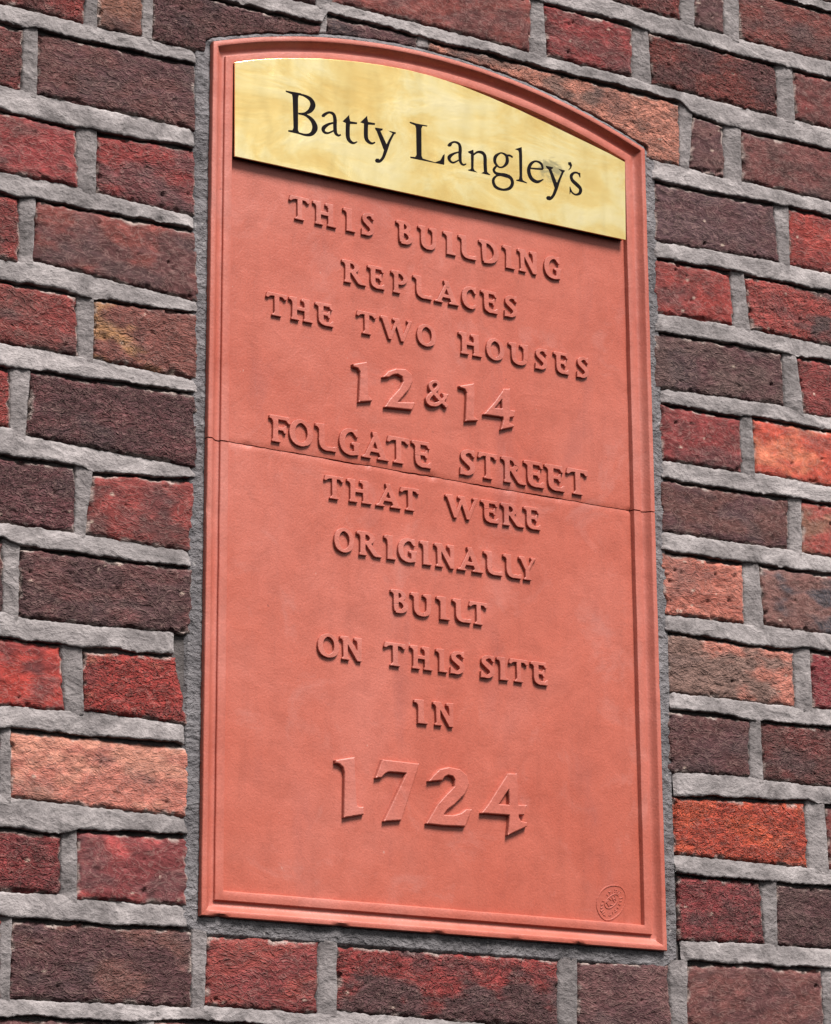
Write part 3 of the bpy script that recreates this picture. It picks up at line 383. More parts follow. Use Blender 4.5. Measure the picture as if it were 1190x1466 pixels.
 [12,174.8,-666.7,370.8,-665.4,370.8,-739.6,174.8,-739.6,126,54,50,138,56,50,-0.2,-0.35,0.05,0.3,1], [12,391.8,-664.9,487.8,-666.6,487.8,-741.5,391.8,-741.5,150,64,54,138,56,50,-0.2,-0.15,0.47,0.3,1], [12,508.8,-666.9,704.8,-667.7,704.8,-740.4,508.8,-740.4,86,56,57,150,64,54,-0.2,0.14,-0.36,0.3,1],
 [12,725.8,-666.4,921.8,-666.9,921.8,-739.4,725.8,-739.4,118,58,52,126,54,50,-0.2,-0.17,0.29,0.3,1], [12,942.8,-666.2,1138.8,-664.9,1138.8,-739.6,942.8,-739.6,150,64,54,138,56,50,-0.2,-0.42,0.45,0.3,1], [12,1159.8,-667.4,1355.8,-667.6,1355.8,-738.9,1159.8,-738.9,118,58,52,180,116,94,-0.2,0.15,-0.46,0.3,1],
 [13,-1145.6,-761.9,-1049.6,-762.8,-1049.6,-834.2,-1145.6,-834.2,96,62,58,104,60,56,-0.2,-0.47,-0.08,0.3,1], [13,-1028.6,-758.7,-932.6,-759.8,-932.6,-831.9,-1028.6,-831.9,88,64,62,86,56,57,-0.2,0.43,0.46,0.3,1], [13,-911.6,-762.0,-715.6,-762.5,-715.6,-833.5,-911.6,-833.5,180,116,94,180,116,94,-0.2,0.42,-0.49,0.3,1],
 [13,-694.6,-761.7,-598.6,-760.7,-598.6,-832.1,-694.6,-832.1,88,64,62,150,64,54,-0.2,-0.47,0.18,0.3,1], [13,-577.6,-760.2,-381.6,-760.6,-381.6,-833.7,-577.6,-833.7,96,62,58,104,60,56,-0.2,-0.4,0.15,0.3,1], [13,-360.6,-761.6,-164.6,-763.3,-164.6,-833.7,-360.6,-833.7,118,58,52,150,64,54,-0.2,-0.4,0.27,0.3,1],
 [13,-143.6,-760.6,52.4,-759.4,52.4,-832.4,-143.6,-832.4,96,62,58,104,62,58,-0.2,-0.4,0.39,0.3,1], [13,73.4,-760.6,269.4,-761.1,269.4,-834.9,73.4,-834.9,126,54,50,104,62,58,-0.2,0.22,0.13,0.3,1], [13,290.4,-761.2,486.4,-762.2,486.4,-832.2,290.4,-832.2,150,64,54,138,56,50,-0.2,0.22,0.08,0.3,1],
 [13,507.4,-760.8,703.4,-762.4,703.4,-832.0,507.4,-832.0,94,58,56,150,64,54,-0.2,-0.19,0.46,0.3,1], [13,724.4,-759.7,920.4,-760.2,920.4,-835.7,724.4,-835.7,150,64,54,104,60,56,-0.2,0.26,0.34,0.3,1], [13,941.4,-761.8,1137.4,-760.7,1137.4,-834.6,941.4,-834.6,118,58,52,96,62,58,-0.2,-0.24,-0.32,0.3,1],
 [13,1158.4,-760.0,1354.4,-759.7,1354.4,-832.7,1158.4,-832.7,180,116,94,88,64,62,-0.2,0.33,0.44,0.3,1], [14,-1247.0,-853.7,-1151.0,-855.1,-1151.0,-927.4,-1247.0,-927.4,104,60,56,150,64,54,-0.2,-0.42,0.21,0.3,1], [14,-1130.0,-853.7,-934.0,-852.9,-934.0,-925.5,-1130.0,-925.5,104,60,56,96,62,58,-0.2,-0.11,-0.16,0.3,1],
 [14,-913.0,-852.5,-717.0,-853.3,-717.0,-928.7,-913.0,-928.7,86,56,57,126,54,50,-0.2,-0.48,-0.06,0.3,1], [14,-696.0,-854.0,-500.0,-854.2,-500.0,-926.8,-696.0,-926.8,126,54,50,126,54,50,-0.2,0.15,-0.13,0.3,1], [14,-479.0,-852.9,-383.0,-851.5,-383.0,-929.5,-479.0,-929.5,180,116,94,180,116,94,-0.2,0.37,-0.03,0.3,1],
 [14,-362.0,-852.8,-166.0,-854.1,-166.0,-927.9,-362.0,-927.9,118,58,52,96,62,58,-0.2,0.49,-0.04,0.3,1], [14,-145.0,-853.7,51.0,-852.2,51.0,-926.0,-145.0,-926.0,86,56,57,126,54,50,-0.2,0.41,0.42,0.3,1], [14,72.0,-852.6,168.0,-852.5,168.0,-927.2,72.0,-927.2,180,116,94,126,54,50,-0.2,-0.14,0.29,0.3,1],
 [14,189.0,-852.2,385.0,-852.4,385.0,-929.3,189.0,-929.3,126,54,50,96,62,58,-0.2,0.27,0.16,0.3,1], [14,406.0,-852.2,602.0,-851.7,602.0,-925.9,406.0,-925.9,104,60,56,150,64,54,-0.2,0.45,0.07,0.3,1], [14,623.0,-855.6,719.0,-855.9,719.0,-929.1,623.0,-929.1,94,58,56,180,116,94,-0.2,-0.01,-0.06,0.3,1],
 [14,740.0,-853.9,936.0,-855.4,936.0,-925.6,740.0,-925.6,126,54,50,88,64,62,-0.2,0.04,0.01,0.3,1], [14,957.0,-854.7,1153.0,-853.6,1153.0,-928.3,957.0,-928.3,180,116,94,104,62,58,-0.2,0.37,0.14,0.3,1], [14,1174.0,-851.8,1270.0,-852.8,1270.0,-928.6,1174.0,-928.6,150,64,54,94,58,56,-0.2,0.06,-0.03,0.3,1],
 [15,-1143.0,-946.1,-1047.0,-945.5,-1047.0,-1022.0,-1143.0,-1022.0,118,58,52,86,56,57,-0.2,-0.1,0.13,0.3,1], [15,-1026.0,-948.9,-830.0,-947.8,-830.0,-1022.5,-1026.0,-1022.5,138,56,50,118,58,52,-0.2,-0.18,0.49,0.3,1], [15,-809.0,-945.9,-713.0,-947.7,-713.0,-1021.4,-809.0,-1021.4,104,62,58,150,64,54,-0.2,0.12,0.39,0.3,1],
 [15,-692.0,-947.4,-496.0,-946.6,-496.0,-1019.9,-692.0,-1019.9,94,58,56,104,60,56,-0.2,-0.11,-0.24,0.3,1], [15,-475.0,-949.1,-279.0,-948.1,-279.0,-1020.6,-475.0,-1020.6,118,58,52,96,62,58,-0.2,0.39,-0.49,0.3,1], [15,-258.0,-947.1,-62.0,-945.4,-62.0,-1021.2,-258.0,-1021.2,104,62,58,126,54,50,-0.2,-0.29,0.01,0.3,1],
 [15,-41.0,-947.6,155.0,-948.5,155.0,-1021.5,-41.0,-1021.5,96,62,58,86,56,57,-0.2,0.33,0.02,0.3,1], [15,176.0,-947.6,372.0,-947.5,372.0,-1020.2,176.0,-1020.2,138,56,50,104,62,58,-0.2,-0.43,0.29,0.3,1], [15,393.0,-948.5,589.0,-947.0,589.0,-1021.8,393.0,-1021.8,126,54,50,126,54,50,-0.2,0.27,0.48,0.3,1],
 [15,610.0,-948.7,806.0,-950.0,806.0,-1021.0,610.0,-1021.0,118,58,52,104,62,58,-0.2,0.14,0.37,0.3,1], [15,827.0,-949.3,1023.0,-948.9,1023.0,-1019.4,827.0,-1019.4,150,64,54,104,60,56,-0.2,0.12,-0.14,0.3,1], [15,1044.0,-946.6,1240.0,-946.5,1240.0,-1022.7,1044.0,-1022.7,118,58,52,180,116,94,-0.2,0.13,0.16,0.3,1],
 [16,-1237.9,-1041.2,-1041.9,-1039.3,-1041.9,-1116.6,-1237.9,-1116.6,96,62,58,104,62,58,-0.2,-0.48,-0.41,0.3,1], [16,-1020.9,-1040.8,-924.9,-1040.7,-924.9,-1116.6,-1020.9,-1116.6,118,58,52,88,64,62,-0.2,0.47,-0.42,0.3,1], [16,-903.9,-1042.8,-707.9,-1043.5,-707.9,-1116.4,-903.9,-1116.4,94,58,56,138,56,50,-0.2,-0.17,-0.23,0.3,1],
 [16,-686.9,-1042.6,-490.9,-1044.3,-490.9,-1115.4,-686.9,-1115.4,150,64,54,118,58,52,-0.2,-0.4,-0.02,0.3,1], [16,-469.9,-1042.8,-273.9,-1041.5,-273.9,-1113.7,-469.9,-1113.7,138,56,50,138,56,50,-0.2,-0.2,-0.45,0.3,1], [16,-252.9,-1042.2,-56.9,-1043.3,-56.9,-1116.9,-252.9,-1116.9,150,64,54,86,56,57,-0.2,0.28,-0.16,0.3,1],
 [16,-35.9,-1042.0,160.1,-1040.2,160.1,-1116.0,-35.9,-1116.0,96,62,58,180,116,94,-0.2,-0.24,0.29,0.3,1], [16,181.1,-1042.0,377.1,-1041.7,377.1,-1114.2,181.1,-1114.2,86,56,57,94,58,56,-0.2,0.3,-0.5,0.3,1], [16,398.1,-1041.3,494.1,-1041.3,494.1,-1113.3,398.1,-1113.3,104,62,58,180,116,94,-0.2,-0.07,0.32,0.3,1],
 [16,515.1,-1042.7,611.1,-1043.2,611.1,-1117.0,515.1,-1117.0,96,62,58,118,58,52,-0.2,-0.46,0.29,0.3,1], [16,632.1,-1041.1,728.1,-1042.8,728.1,-1115.6,632.1,-1115.6,104,62,58,104,62,58,-0.2,-0.02,-0.48,0.3,1], [16,749.1,-1043.2,945.1,-1043.2,945.1,-1113.7,749.1,-1113.7,150,64,54,118,58,52,-0.2,0.25,0.38,0.3,1],
 [16,966.1,-1042.7,1162.1,-1043.6,1162.1,-1113.8,966.1,-1113.8,138,56,50,104,62,58,-0.2,-0.09,0.16,0.3,1], [16,1183.1,-1041.2,1379.1,-1040.9,1379.1,-1116.4,1183.1,-1116.4,150,64,54,104,60,56,-0.2,0.45,0.05,0.3,1],
]
# lines of raised lettering: either capitals (foot line and height of each) or outlines
LETTERS = [
 ["THIS BUILDING",[["T",-159.4,310.5,-133.5,309.9,27.2],["H",-129.5,309.8,-99.3,309.1,27.2],["I",-90.9,308.9,-74.8,308.5,27.3],["S",-67.5,308.3,-49.8,307.9,27.3],["B",-21.9,307.2,0.8,306.7,27.4],["U",6.9,306.6,33.1,305.9,27.4],["I",40.3,305.8,57.7,305.4,27.5],["L",60.6,305.3,85.4,304.7,27.5],["D",88.4,304.6,116.4,304.0,27.6],["I",120.6,303.9,137.4,303.5,27.6],["N",141.2,303.4,169.0,302.7,27.6],["G",177.4,302.5,201.9,302.0,27.7]]],
 ["REPLACES",[["R",-92.4,248.0,-61.1,247.5,26.4],["E",-59.3,247.5,-36.4,247.1,26.4],["P",-28.9,247.0,-6.6,246.6,26.4],["L",-0.2,246.5,25.5,246.1,26.4],["A",28.6,246.0,61.0,245.5,26.4],["C",64.1,245.4,84.6,245.1,26.4],["E",90.4,245.0,113.9,244.6,26.4],["S",121.8,244.5,140.6,244.2,26.4]]],
 ["THE TWO HOUSES",[["T",-187.4,193.1,-161.5,192.7,26.2],["H",-159.0,192.7,-129.0,192.2,26.2],["E",-126.1,192.2,-102.1,191.9,26.1],["T",-73.5,191.5,-48.1,191.1,26.1],["W",-42.9,191.0,-1.9,190.4,26.0],["O",4.6,190.3,30.1,190.0,26.0],["H",59.8,189.6,91.0,189.1,25.9],["O",96.7,189.0,121.2,188.7,25.8],["U",126.9,188.6,155.1,188.2,25.8],["S",162.9,188.1,180.9,187.9,25.7],["E",188.8,187.7,210.5,187.4,25.7],["S",220.6,187.3,238.3,187.0,25.7]]],
 ["FOLGATE STREET",[["F",-182.0,49.7,-156.1,49.4,29.9],["O",-157.7,49.4,-127.9,49.1,29.9],["L",-125.5,49.0,-98.5,48.7,30.0],["G",-96.1,48.7,-69.1,48.4,30.0],["A",-66.7,48.4,-32.3,48.0,30.1],["T",-34.7,48.0,-6.0,47.7,30.1],["E",-3.3,47.6,23.0,47.3,30.2],["S",59.4,46.9,81.0,46.7,30.3],["T",84.0,46.7,109.5,46.4,30.3],["R",114.9,46.3,148.4,45.9,30.3],["E",145.2,46.0,173.2,45.6,30.4],["E",173.2,45.6,201.3,45.3,30.4],["T",203.5,45.3,233.3,45.0,30.5]]],
 ["THAT WERE",[["T",-114.0,-4.4,-89.7,-4.4,26.0],["H",-85.8,-4.4,-54.4,-4.4,26.0],["A",-48.9,-4.4,-16.8,-4.4,26.0],["T",-18.2,-4.4,6.7,-4.4,26.0],["W",40.3,-4.4,82.8,-4.3,25.9],["E",87.0,-4.3,111.3,-4.3,25.9],["R",113.3,-4.3,144.7,-4.3,25.9],["E",144.0,-4.3,167.4,-4.3,25.9]]],
 ["ORIGINALLY",[["O",-101.6,-62.6,-76.6,-62.7,27.0],["R",-73.3,-62.8,-41.7,-63.0,27.0],["I",-38.9,-63.0,-23.8,-63.1,27.0],["G",-21.8,-63.1,3.1,-63.3,26.9],["I",6.8,-63.4,22.1,-63.5,26.9],["N",25.5,-63.5,52.5,-63.7,26.9],["A",55.8,-63.7,89.1,-64.0,26.9],["L",90.0,-64.0,115.0,-64.2,26.8],["L",115.8,-64.2,140.1,-64.4,26.8],["Y",136.6,-64.3,159.4,-64.5,26.8]]],
 ["BUILT",[["B",-30.9,-122.0,-8.3,-122.2,25.9],["U",-5.5,-122.3,22.7,-122.6,25.8],["I",27.8,-122.7,45.0,-122.9,25.8],["L",48.5,-122.9,73.1,-123.2,25.8],["T",69.9,-123.2,94.1,-123.5,25.7]]],
 ["ON THIS SITE",[["O",-121.5,-181.0,-94.8,-181.2,25.8],["N",-94.1,-181.2,-65.8,-181.4,25.8],["T",-39.3,-181.6,-12.0,-181.8,25.8],["H",-6.4,-181.8,22.3,-182.0,25.9],["I",26.6,-182.0,41.1,-182.1,25.9],["S",44.4,-182.2,64.2,-182.3,25.9],["S",83.9,-182.4,103.1,-182.6,25.9],["I",105.4,-182.6,120.7,-182.7,26.0],["T",121.6,-182.7,146.5,-182.9,26.0],["E",150.3,-182.9,173.5,-183.0,26.0]]],
 ["IN",[["I",-1.5,-241.6,15.6,-241.8,26.2],["N",22.4,-241.8,49.5,-242.0,26.3]]],
 ["12 & 14",[[["p",[[-79.05,152.99],[-61.05,158.54],[-59.45,147.0],[-58.88,120.44],[-54.43,116.19],[-54.44,114.36],[-71.2,110.62],[-69.36,145.38],[-72.19,149.34],[-77.84,150.25]]]],[["p",[[-40.55,144.17],[-33.59,152.14],[-23.33,156.97],[-10.99,158.24],[-2.78,153.45],[-1.79,145.25],[-7.0,135.14],[-21.45,118.07],[0.12,121.09],[0.72,119.34],[-3.03,112.1],[-38.21,109.93],[-31.66,120.15],[-19.33,134.1],[-14.16,143.26],[-15.16,148.65],[-21.3,150.99],[-27.46,149.25],[-32.59,145.46]]]],[["s",[[43.26,123.03,4.34],[32.29,131.17,4.73],[22.39,140.76,4.33],[22.02,146.29,3.54],[27.25,149.93,3.16],[32.02,147.71,3.55],[30.31,142.03,3.94],[22.34,134.24,4.33],[17.72,127.57,4.71],[21.0,122.89,4.32],[28.48,123.32,3.93],[36.43,128.1,3.55],[40.66,134.35,2.76]]],["p",[[36.1,137.92],[44.87,137.82],[44.43,135.51],[41.67,130.79],[38.56,132.72]]]],[["p",[[59.26,150.02],[79.15,156.03],[79.86,145.25],[78.65,116.96],[84.1,114.07],[83.66,112.88],[67.2,109.6],[69.28,143.57],[67.01,147.33],[60.71,148.2]]]],[["p",[[119.17,156.22],[127.77,157.6],[127.34,132.02],[116.63,131.29],[116.4,143.51]]],["p",[[119.17,156.22],[119.49,149.66],[116.4,143.51],[106.39,131.02],[117.07,132.3],[134.2,132.14],[132.58,124.91],[126.76,123.07],[116.91,122.12],[91.61,121.59],[106.07,138.11]]],["p",[[116.65,132.24],[127.35,132.96],[126.01,116.75],[132.41,114.9],[131.73,112.73],[114.54,107.11],[118.15,119.3]]]]]],
 ["1724",[[["p",[[-100.37,-291.93],[-76.62,-286.54],[-76.62,-294.64],[-74.32,-332.78],[-73.75,-337.76],[-71.45,-339.58],[-65.7,-339.31],[-65.71,-346.95],[-89.77,-352.29],[-88.91,-304.82],[-90.4,-298.9],[-94.99,-295.48],[-100.14,-294.73]]]],[["p",[[-42.66,-286.01],[3.34,-286.47],[2.13,-290.67],[-19.35,-349.49],[-40.89,-352.41],[-12.64,-298.12],[-22.62,-298.18],[-34.31,-298.5],[-38.98,-300.43],[-43.65,-305.41],[-50.62,-306.53]]]],[["p",[[15.19,-304.55],[21.25,-297.45],[29.34,-290.14],[41.46,-286.75],[54.94,-287.88],[64.34,-293.67],[66.94,-303.33],[61.39,-314.24],[47.77,-326.93],[38.32,-333.47],[33.84,-339.58],[46.3,-339.15],[55.75,-336.09],[62.55,-331.15],[69.58,-330.92],[68.59,-333.9],[60.98,-349.85],[34.13,-351.03],[12.17,-350.7],[16.88,-343.24],[26.33,-328.7],[38.49,-316.17],[47.98,-307.27],[48.73,-300.26],[46.08,-296.43],[40.03,-295.45],[35.31,-297.95],[32.59,-301.89]]]],[["p",[[117.04,-287.07],[128.79,-286.27],[129.87,-303.78],[129.98,-320.75],[118.54,-321.69],[118.14,-304.2]]],["p",[[117.04,-287.07],[119.01,-292.99],[118.14,-304.2],[104.81,-322.24],[118.54,-321.69],[129.57,-320.78],[141.32,-320.4],[137.67,-331.23],[118.35,-333.01],[82.15,-333.61],[91.13,-323.36],[102.3,-307.29]]],["p",[[118.23,-323.47],[130.23,-322.48],[130.44,-334.14],[133.39,-338.57],[140.97,-339.37],[140.89,-343.58],[115.92,-355.29],[118.27,-337.45]]]]]],
]
SEAL = [
 ["r",[[259.62,-400.29,1.51],[266.74,-401.19,1.52],[271.97,-406.14,1.52],[273.32,-412.92,1.52],[270.9,-421.89,1.51],[264.69,-430.6,1.51],[255.01,-437.35,1.51],[246.08,-439.27,1.5],[239.11,-435.23,1.5],[234.94,-428.1,1.5],[234.32,-420.35,1.5],[237.74,-411.55,1.5],[244.07,-404.87,1.51],[251.87,-401.21,1.51]]], ["r",[[245.02,-421.8,1.18],[248.5,-416.01,1.18],[255.76,-410.74,1.19],[261.72,-409.96,1.19],[263.79,-412.76,1.19],[260.87,-419.12,1.19],[253.58,-424.96,1.18],[247.63,-425.83,1.18]]], ["b",[[246.65,-418.57,1.29],[250.87,-424.35,1.29]]], ["b",[[246.24,-420.55,1.08],[249.65,-417.21,1.08]]],
 ["b",[[251.12,-415.55,1.19],[254.16,-416.91,1.19],[252.11,-422.32,1.18],[255.44,-421.91,1.19]]], ["b",[[254.5,-413.17,1.19],[258.14,-418.8,1.19]]], ["b",[[258.35,-411.45,1.19],[260.11,-416.52,1.19]]], ["b",[[255.6,-416.53,0.97],[259.23,-413.84,0.97]]],
 ["b",[[264.72,-417.44,0.97],[267.55,-416.84,0.97]]], ["b",[[263.32,-420.82,0.97],[265.79,-421.09,0.97]]], ["b",[[266.32,-419.95,0.86],[265.25,-422.23,0.86]]], ["b",[[261.14,-424.12,0.97],[263.04,-425.23,0.97]]],
 ["b",[[258.36,-427.05,0.97],[259.55,-428.92,0.97]]], ["b",[[260.92,-428.08,0.86],[258.18,-429.76,0.86]]], ["b",[[255.21,-429.4,0.97],[255.59,-431.86,0.97]]], ["b",[[251.94,-430.96,0.97],[251.49,-433.83,0.97]]],
 ["b",[[253.25,-433.55,0.86],[249.72,-434.1,0.86]]], ["b",[[246.1,-431.32,0.97],[244.16,-434.27,0.97]]], ["b",[[245.76,-434.64,0.86],[242.55,-433.89,0.86]]], ["b",[[244.0,-430.08,0.97],[241.52,-432.72,0.97]]],
 ["b",[[242.69,-428.01,0.97],[239.86,-430.12,0.97]]], ["b",[[240.8,-431.03,0.86],[238.93,-429.21,0.86]]], ["b",[[242.26,-425.28,0.97],[239.33,-426.69,0.97]]], ["b",[[242.76,-422.1,0.97],[239.96,-422.7,0.97]]],
 ["b",[[239.93,-423.85,0.86],[239.99,-421.54,0.86]]], ["b",[[244.15,-418.73,0.97],[241.71,-418.46,0.97]]], ["b",[[249.09,-412.5,0.97],[247.9,-410.63,0.97]]], ["b",[[252.24,-410.14,0.97],[251.86,-407.67,0.97]]],
 ["b",[[250.22,-408.26,0.86],[253.49,-407.08,0.86]]], ["b",[[255.51,-408.56,0.97],[255.97,-405.68,0.97]]], ["b",[[258.64,-407.89,0.97],[259.9,-404.84,0.97]]], ["b",[[258.14,-404.79,0.86],[261.67,-404.88,0.87]]],
 ["b",[[261.38,-408.19,0.97],[263.34,-405.21,0.97]]], ["b",[[263.49,-409.42,0.97],[266.0,-406.76,0.97]]], ["b",[[264.67,-406.09,0.87],[267.34,-407.43,0.87]]], ["b",[[265.24,-414.24,0.97],[268.2,-412.82,0.97]]],
 ["b",[[267.73,-411.74,0.87],[268.67,-413.9,0.87]]],
]
BRASS = [
 ["p",[[-168.32,457.44],[-158.94,457.97],[-148.18,458.41],[-151.53,455.51],[-152.45,451.75],[-152.23,413.12],[-150.33,410.36],[-141.19,408.48],[-151.93,408.76],[-164.65,408.86],[-164.79,410.72],[-159.32,411.87],[-158.13,415.03],[-159.43,450.23],[-160.26,454.5],[-168.04,455.72]]], ["s",[[-152.88,456.49,1.57],[-144.8,456.47,2.36],[-136.68,453.65,4.46],[-133.55,447.57,5.77],[-137.03,440.07,4.45],[-144.02,435.14,2.09],[-152.08,433.28,1.57]]],
 ["s",[[-152.08,433.28,1.57],[-142.66,433.27,2.61],[-134.28,428.71,4.71],[-130.73,420.83,6.02],[-134.75,412.75,3.92],[-142.54,409.59,2.35],[-153.28,410.11,1.82]]], ["s",[[-119.96,436.86,1.84],[-119.02,438.84,2.89],[-112.92,442.96,2.11],[-107.2,442.14,3.43],[-105.14,436.45,3.96],[-105.12,427.52,3.95],[-104.29,420.3,3.69],[-100.88,417.83,2.37],[-97.34,419.47,1.06]]],
 ["p",[[-122.68,436.79],[-121.06,439.43],[-118.35,440.26],[-116.98,438.77],[-118.6,436.13],[-121.32,435.55]]], ["s",[[-105.41,432.31,1.58],[-113.56,428.54,2.37],[-119.92,422.48,3.94],[-118.96,418.23,3.15],[-113.94,417.89,1.84],[-106.07,422.73,1.32]]],
 ["s",[[-87.66,443.38,1.33],[-88.06,437.53,4.5],[-88.61,429.74,4.5],[-88.32,418.3,4.49],[-85.31,413.83,3.7],[-80.79,412.73,2.12],[-76.27,415.46,0.79]]], ["p",[[-95.45,435.96],[-86.7,445.77],[-86.14,438.2],[-76.26,438.76],[-76.67,436.49],[-88.33,434.27],[-92.44,435.06]]],
 ["s",[[-64.13,447.13,1.33],[-64.55,441.25,4.53],[-64.97,433.46,4.52],[-64.71,422.61,4.52],[-61.68,418.5,3.72],[-57.13,417.28,2.13],[-52.84,419.58,1.07]]], ["p",[[-72.41,439.58],[-63.29,449.75],[-62.75,442.4],[-52.79,442.85],[-53.21,440.44],[-64.97,438.59],[-69.1,439.26]]],
 ["p",[[-53.22,437.48],[-42.54,438.2],[-43.52,435.93],[-45.88,434.66],[-37.05,418.76],[-40.13,409.13],[-50.88,433.22],[-52.81,435.51]]], ["s",[[-28.21,436.06,1.88],[-34.25,424.49,2.41],[-38.73,413.27,3.47],[-42.23,403.83,2.93],[-46.4,398.24,2.66],[-50.55,396.75,2.92]]],
 ["p",[[-35.87,437.41],[-25.42,437.42],[-26.13,434.95],[-29.61,434.99]]], ["p",[[-53.31,397.21],[-51.92,399.92],[-48.47,400.76],[-46.81,398.79],[-48.48,395.64],[-51.93,395.19]]],
 ["p",[[-7.51,453.96],[-6.1,454.47],[1.87,454.0],[16.59,454.63],[15.99,453.2],[9.85,452.66],[8.42,449.11],[8.42,415.64],[10.04,412.74],[26.26,411.54],[33.38,415.37],[37.23,422.65],[39.38,424.39],[38.66,410.83],[-6.6,409.86],[-6.59,411.69],[-0.16,412.58],[1.62,415.31],[1.24,447.59],[0.09,451.14],[-6.35,452.47]]], ["p",[[43.05,435.78],[44.85,438.54],[47.84,439.49],[49.61,438.23],[48.03,435.51],[44.81,434.41]]],
 ["s",[[45.68,437.63,2.27],[52.02,441.77,1.82],[58.33,441.13,2.97],[60.43,436.13,3.65],[60.08,426.27,3.65],[60.83,418.83,3.19],[64.26,416.16,2.05],[68.58,418.24,0.91]]], ["s",[[59.65,431.07,1.37],[51.51,427.22,2.05],[45.52,421.65,3.86],[46.66,417.23,2.72],[51.4,416.25,1.82],[58.95,421.15,1.14]]],
 ["p",[[70.8,433.92],[78.28,437.86],[79.05,432.35],[78.34,414.8],[79.75,412.37],[83.92,410.49],[71.35,410.34],[70.53,411.36],[74.37,412.9],[74.98,414.11],[74.96,431.51],[71.62,432.46]]], ["s",[[77.83,430.8,1.6],[83.65,435.7,2.06],[89.92,436.56,3.45],[93.96,433.03,3.91],[94.3,422.4,3.9],[94.76,412.69,3.9]]],
 ["p",[[88.48,410.66],[92.36,413.29],[96.83,414.2],[101.61,411.24],[100.15,410.51]]], ["r",[[114.63,440.75,1.57],[108.64,435.17,3.4],[107.85,428.19,3.39],[112.98,423.42,1.83],[119.19,424.93,1.83],[124.53,431.6,3.67],[123.96,438.94,3.41],[119.04,441.54,1.83]]],
 ["s",[[122.59,439.66,1.84],[128.4,440.73,2.1],[132.52,439.34,2.1]]], ["s",[[109.56,423.58,1.83],[106.06,418.54,2.87],[109.01,414.81,3.13],[116.96,414.56,3.4],[127.96,414.3,3.93]]],
 ["r",[[110.07,411.93,1.82],[105.18,405.39,3.12],[108.07,397.95,3.64],[118.05,396.24,2.35],[127.45,399.96,3.14],[131.56,406.97,3.67],[128.63,413.45,3.93],[118.34,414.84,3.66]]], ["p",[[135.47,450.29],[145.26,454.94],[145.76,444.05],[145.26,416.55],[146.18,413.63],[152.38,411.64],[151.39,410.82],[136.87,411.01],[136.89,412.38],[140.64,413.63],[141.55,418.29],[141.23,446.86],[140.31,449.42]]],
 ["s",[[155.65,430.6,1.32],[164.3,431.61,1.85],[174.38,433.16,1.86]]], ["s",[[174.38,433.16,2.12],[172.13,439.46,2.92],[164.48,441.03,1.85],[157.41,435.83,3.17],[154.47,427.12,4.22],[157.78,418.45,4.48],[165.38,415.62,3.43],[172.13,418.59,1.59],[174.83,420.88,0.79]]],
 ["p",[[178.4,438.36],[189.2,438.56],[188.46,436.78],[186.33,435.34],[194.4,418.93],[191.79,409.04],[182.51,434.06],[179.74,435.38]]], ["s",[[202.95,436.33,2.13],[197.32,423.9,2.39],[192.57,412.32,3.45],[188.44,403.01,2.91],[183.86,398.11,2.91],[180.63,397.48,2.64]]],
 ["p",[[195.95,438.17],[205.66,437.88],[204.76,435.44],[200.8,435.01]]], ["p",[[177.99,397.95],[179.71,400.53],[183.23,401.48],[185.29,399.64],[183.39,395.78],[179.62,395.78]]],
 ["p",[[210.3,449.15],[214.15,450.31],[216.04,446.54],[214.53,442.45],[210.77,438.92],[210.37,439.72],[213.0,443.4],[212.34,445.41],[210.37,446.01]]], ["s",[[226.94,434.01,1.34],[224.35,438.02,1.88],[218.81,437.66,2.14],[214.45,433.0,3.48],[215.74,427.6,4.01],[221.73,423.53,4.55],[227.0,419.18,4.02],[226.16,413.73,3.21],[220.7,410.39,1.87],[215.09,412.04,1.87],[212.25,417.74,1.07]]],
 ["p",[[225.22,438.95],[227.5,439.42],[227.35,433.08],[226.21,433.11]]], ["p",[[211.71,418.64],[212.85,419.12],[213.27,412.68],[212.04,408.68],[211.5,409.82]]],
]
# ---------------------------------------------------------------- plaque outline (mm)
XL, XR, ZB = -259.8, 322.2, -468.6
XC = 0.5 * (XL + XR); CROWN = 545.0; RAD = 832.0; ZC = CROWN - RAD
def arc_z(x, d=0.0):
    return ZC + np.sqrt(np.maximum((RAD - d) ** 2 - (np.asarray(x, float) - XC) ** 2, 1.0))
def tilt(x, z):
    """the slab sits a hair out of level on its wall"""
    return z - (np.asarray(x, float) - XC) * (0.0056 + 0.006 * np.clip(np.asarray(z, float) / 500.0, 0, 1))
def plaque_sd(x, z):
    """signed distance (mm) outside the plaque outline"""
    z2 = z + (x - XC) * 0.0075
    return np.maximum(np.maximum(np.abs(x - XC) - 0.5 * (XR - XL), ZB - z2), np.sqrt((x - XC) ** 2 + (z2 - ZC) ** 2) - RAD)

# ---------------------------------------------------------------- the brick wall
wall = empty('brick_wall', (0, 0, -0.65), "weathered red and purple handmade brick wall with thick pale grey mortar joints", "wall")

